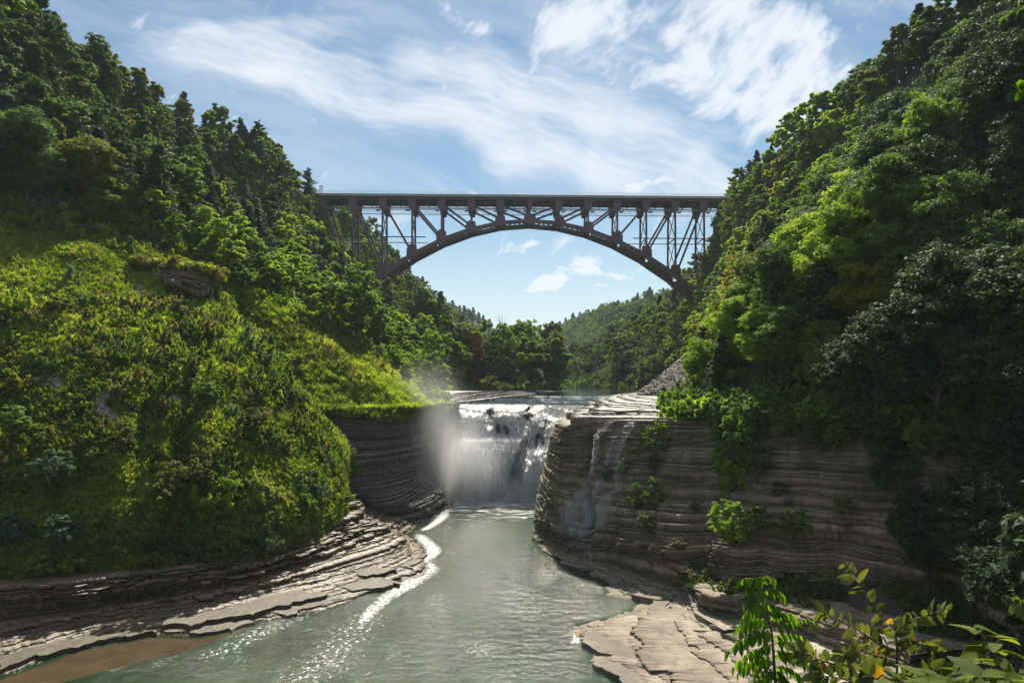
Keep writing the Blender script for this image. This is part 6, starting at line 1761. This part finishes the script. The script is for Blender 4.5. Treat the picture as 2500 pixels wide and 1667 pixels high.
# arching branches with oval leaves
pb_ = Vector(at(2190, 1900, 1.9)); pr = link('leafy_branch_bush', None, loc=pb_); tag(pr, 'bush of thin arching reddish twigs with oval leaves, some turning orange, at lower right', 'bush'); inv2 = Matrix.Translation(-pb_)
TW = [([(2190, 1900), (2190, 1640), (2188, 1560), (2176, 1535), (2150, 1505), (2125, 1470), (2098, 1425), (2078, 1395), (2058, 1372)], 1.9, 15, .0),
      ([(2185, 1590), (2130, 1560), (2080, 1528), (2030, 1503), (1996, 1486)], 1.88, 11, .1),
      ([(2186, 1548), (2215, 1520), (2250, 1505), (2290, 1492), (2318, 1486)], 1.92, 11, .0),
      ([(2120, 1760), (2060, 1640), (2000, 1610), (1960, 1592), (1925, 1585)], 1.8, 11, .25),
      ([(2085, 1760), (2076, 1650), (2068, 1610), (2052, 1585)], 1.85, 9, -.2),
      ([(2180, 1620), (2160, 1606), (2110, 1592), (2080, 1588)], 1.95, 8, .2),
      ([(2190, 1600), (2225, 1570), (2260, 1575), (2300, 1600)], 1.85, 9, .2),
      ([(2150, 1800), (2120, 1700), (2070, 1660), (2000, 1650), (1985, 1660)], 1.75, 11, .2),
      ([(2200, 1800), (2230, 1690), (2250, 1650), (2290, 1630), (2330, 1640)], 1.8, 10, .1),
      ([(2160, 1760), (2150, 1680), (2130, 1650), (2100, 1640)], 1.7, 10, .1),
      ([(2190, 1800), (2190, 1700), (2200, 1655), (2215, 1640)], 1.75, 8, .1)]
for pth, Y, nl_, yf in TW:
    c = smooth_curve([at(x, y, Y + .03 * math.sin(i * 2)) for i, (x, y) in enumerate(pth)], 30); pts = [Vector(p) for p in c]
    mb = MB(); mb.tube(pts, [.0036 * (1 - .72 * i / 29) for i in range(30)], 5); o = mb.build('twig', M_TWIG, pr); o.matrix_parent_inverse = inv2
    vis_ = [i for i in range(1, 30) if proj(*pts[i])[1] < 1700]
    for j in range(int(nl_ * 2.5)):
        i = vis_[min(len(vis_) - 1, int(j / (nl_ * 2.5) * len(vis_)))]; s = 1 if j % 2 else -1
        d = (pts[i] - pts[i - 1]).normalized(); sdv = Vector((d.z, 0, -d.x)) * s
        ld = (sdv * .8 + d * .5 + Vector((0, rl.uniform(-.5, .5), -.35 * rl.random()))).normalized()
        q = rl.random(); near_base = i < 20
        me = yel_l[rl.randrange(3)] if q < .02 + yf * .25 * near_base else pri_l[rl.randrange(5)]
        put_leaf(me, pr, pts[i], ld, rl.uniform(.5, 1.5) * rl.choice((-1, 1)), rl.uniform(.6, 1.1) * (1 if i < 26 else .6), inv2)

# coarse toothed-leaf plant filling the corner
cb = Vector(at(2420, 1950, 1.7)); cp = link('toothed_leaf_bush', None, loc=cb); tag(cp, 'bush with large pointed toothed leaves filling the lower right corner', 'bush'); inv3 = Matrix.Translation(-cb)
for (pth, Y, k_) in (([(2330, 1900), (2320, 1720), (2310, 1690)], 1.3, 9), ([(2450, 1850), (2460, 1700), (2470, 1660)], 1.35, 9), ([(2280, 1850), (2270, 1700), (2260, 1650)], 1.6, 8), ([(2390, 1850), (2385, 1690), (2370, 1610)], 1.65, 9), ([(2380, 1900), (2360, 1667), (2370, 1640), (2415, 1590), (2440, 1560)], 1.7, 9), ([(2480, 1900), (2460, 1700), (2440, 1620), (2405, 1560), (2380, 1530)], 1.75, 9), ([(2300, 1900), (2300, 1680), (2290, 1650)], 1.5, 8),
                     ([(2500, 1850), (2500, 1680), (2490, 1640)], 1.6, 9), ([(2240, 1850), (2220, 1690), (2200, 1660)], 1.5, 7), ([(2420, 1850), (2420, 1690), (2400, 1650)], 1.4, 9), ([(2350, 1850), (2340, 1690), (2335, 1660)], 1.45, 9)):
    c = smooth_curve([at(x, y, Y) for x, y in pth], 24); pts = [Vector(p) for p in c]
    mb = MB(); mb.tube(pts, [.005 * (1 - .6 * i / 23) for i in range(24)], 5); o = mb.build('twig', M_TWIG, cp); o.matrix_parent_inverse = inv3
    for j in range(k_):
        i = int(10 + 13 * j / (k_ - 1)); a = j * 2.4
        put_leaf(big_l[rl.randrange(4)], cp, pts[i], Vector((math.cos(a), math.sin(a) * .6, rl.uniform(-.35, .25))), rl.uniform(-.5, .5), rl.uniform(.7, 1.05), inv3)
# leaf sprays poking in from the right edge
for nm, pth, Y, me_, lb in (('edge_branch', [(2620, 1500), (2540, 1490), (2500, 1478), (2470, 1468)], 2.6, pri_l, 'small leafy twig poking in from the right edge above the corner bush'),
                            ('edge_branch', [(2640, 190), (2560, 205), (2510, 215), (2485, 228)], 6.0, sap_l, 'yellow green leaf spray poking in at the upper right edge')):
    b0_ = Vector(at(*pth[0], Y)); o0 = link(nm, None, loc=b0_); tag(o0, lb, 'branch'); iv = Matrix.Translation(-b0_)
    pts = [Vector(p) for p in smooth_curve([at(x, y, Y) for x, y in pth], 14)]
    mb = MB(); mb.tube(pts, [.004 - .0002 * i for i in range(14)], 5); o = mb.build('twig', M_TWIG, o0); o.matrix_parent_inverse = iv
    for j in range(34):
        i = 1 + j * 12 // 34; s = 1 if j % 2 else -1
        put_leaf(me_[rl.randrange(5)], o0, pts[i], Vector((-.5, rl.uniform(-.5, .5), s * .7)), rl.uniform(-1, 1), rl.uniform(.9, 1.3) * (1.1 if Y > 4 else 1), iv)

# ------------------------------------------------------------------ spray
def mist_mat(name, dens, ctr, rad, ns, aniso=0.35):
    m, t, n = newmat(name)
    pos = n('ShaderNodeNewGeometry').outputs['Position'] if False else n('ShaderNodeTexCoord').outputs['Object']
    a = n('ShaderNodeVectorMath', pos, tuple(1 / r for r in rad), operation='MULTIPLY')
    l = n('ShaderNodeVectorMath', a, operation='LENGTH').outputs['Value']
    f = n('ShaderNodeMapRange', l, 0.15, 0.98, 1.0, 0.0, interpolation_type='SMOOTHSTEP').outputs[0]
    nn = n('ShaderNodeTexNoise', n('ShaderNodeVectorMath', pos, (1, 1, .6), operation='MULTIPLY'), i_Scale=ns, i_Detail=4.0, i_Roughness=.6).outputs[0]
    nn = n('ShaderNodeMapRange', nn, 0.33, 0.70, 0.30, 1.5).outputs[0]
    d = m2(n, 'MULTIPLY', m2(n, 'MULTIPLY', f, nn), dens)
    v = n('ShaderNodeVolumePrincipled'); v.inputs['Color'].default_value = (.97, .98, 1, 1); v.inputs['Anisotropy'].default_value = aniso
    t.links.new(d, v.inputs['Density'])
    o = n('ShaderNodeOutputMaterial'); t.links.new(v.outputs[0], o.inputs['Volume']); return m


def ellipsoid(name, c, rad, mat):
    mb = MB(); ku, kv = 20, 12
    vs = [(rad[0] * math.cos(2 * math.pi * i / ku) * math.sin(math.pi * j / kv), rad[1] * math.sin(2 * math.pi * i / ku) * math.sin(math.pi * j / kv), rad[2] * math.cos(math.pi * j / kv)) for j in range(kv + 1) for i in range(ku)]
    mb.add(vs, [(j * ku + i, (j + 1) * ku + i, (j + 1) * ku + (i + 1) % ku, j * ku + (i + 1) % ku) for j in range(kv) for i in range(ku)])
    o = mb.build(name, mat); o.location = c; tag(o, kind='stuff'); return o


o = ellipsoid('spray_mist', (-11.0, 145.5, 5.5), (12, 9, 14.5), mist_mat('mist_dense', .15, None, (12, 9, 14.5), .12)); tag(o, 'dense white spray billowing at the left foot of the waterfall', 'mist')
o = ellipsoid('spray_mist', (-18, 141, 14), (13, 12, 20), mist_mat('mist_thin', .040, None, (13, 12, 20), .07)); tag(o, 'thin veil of spray drifting up the slope left of the falls', 'mist')
o = ellipsoid('spray_mist', (2.0, 147, 1.5), (10.5, 6, 5), mist_mat('mist_low', .20, None, (10.5, 6, 5), .25)); tag(o, 'low spray along the foot of the waterfall', 'mist')

# ------------------------------------------------------------------ air between the gorge walls
hz = MB(); hz.box((0, 725, 80), (1480, 1670, 168))
mh, t_, n_ = newmat('haze_air')
vp = n_('ShaderNodeVolumePrincipled'); vp.inputs['Color'].default_value = (.80, .90, 1.0, 1); vp.inputs['Density'].default_value = 0.00009; vp.inputs['Anisotropy'].default_value = .1
oo = n_('ShaderNodeOutputMaterial'); t_.links.new(vp.outputs[0], oo.inputs['Volume'])
ho = hz.build('haze', mh); tag(ho, 'thin blue summer haze filling the gorge', 'haze', kind='stuff')
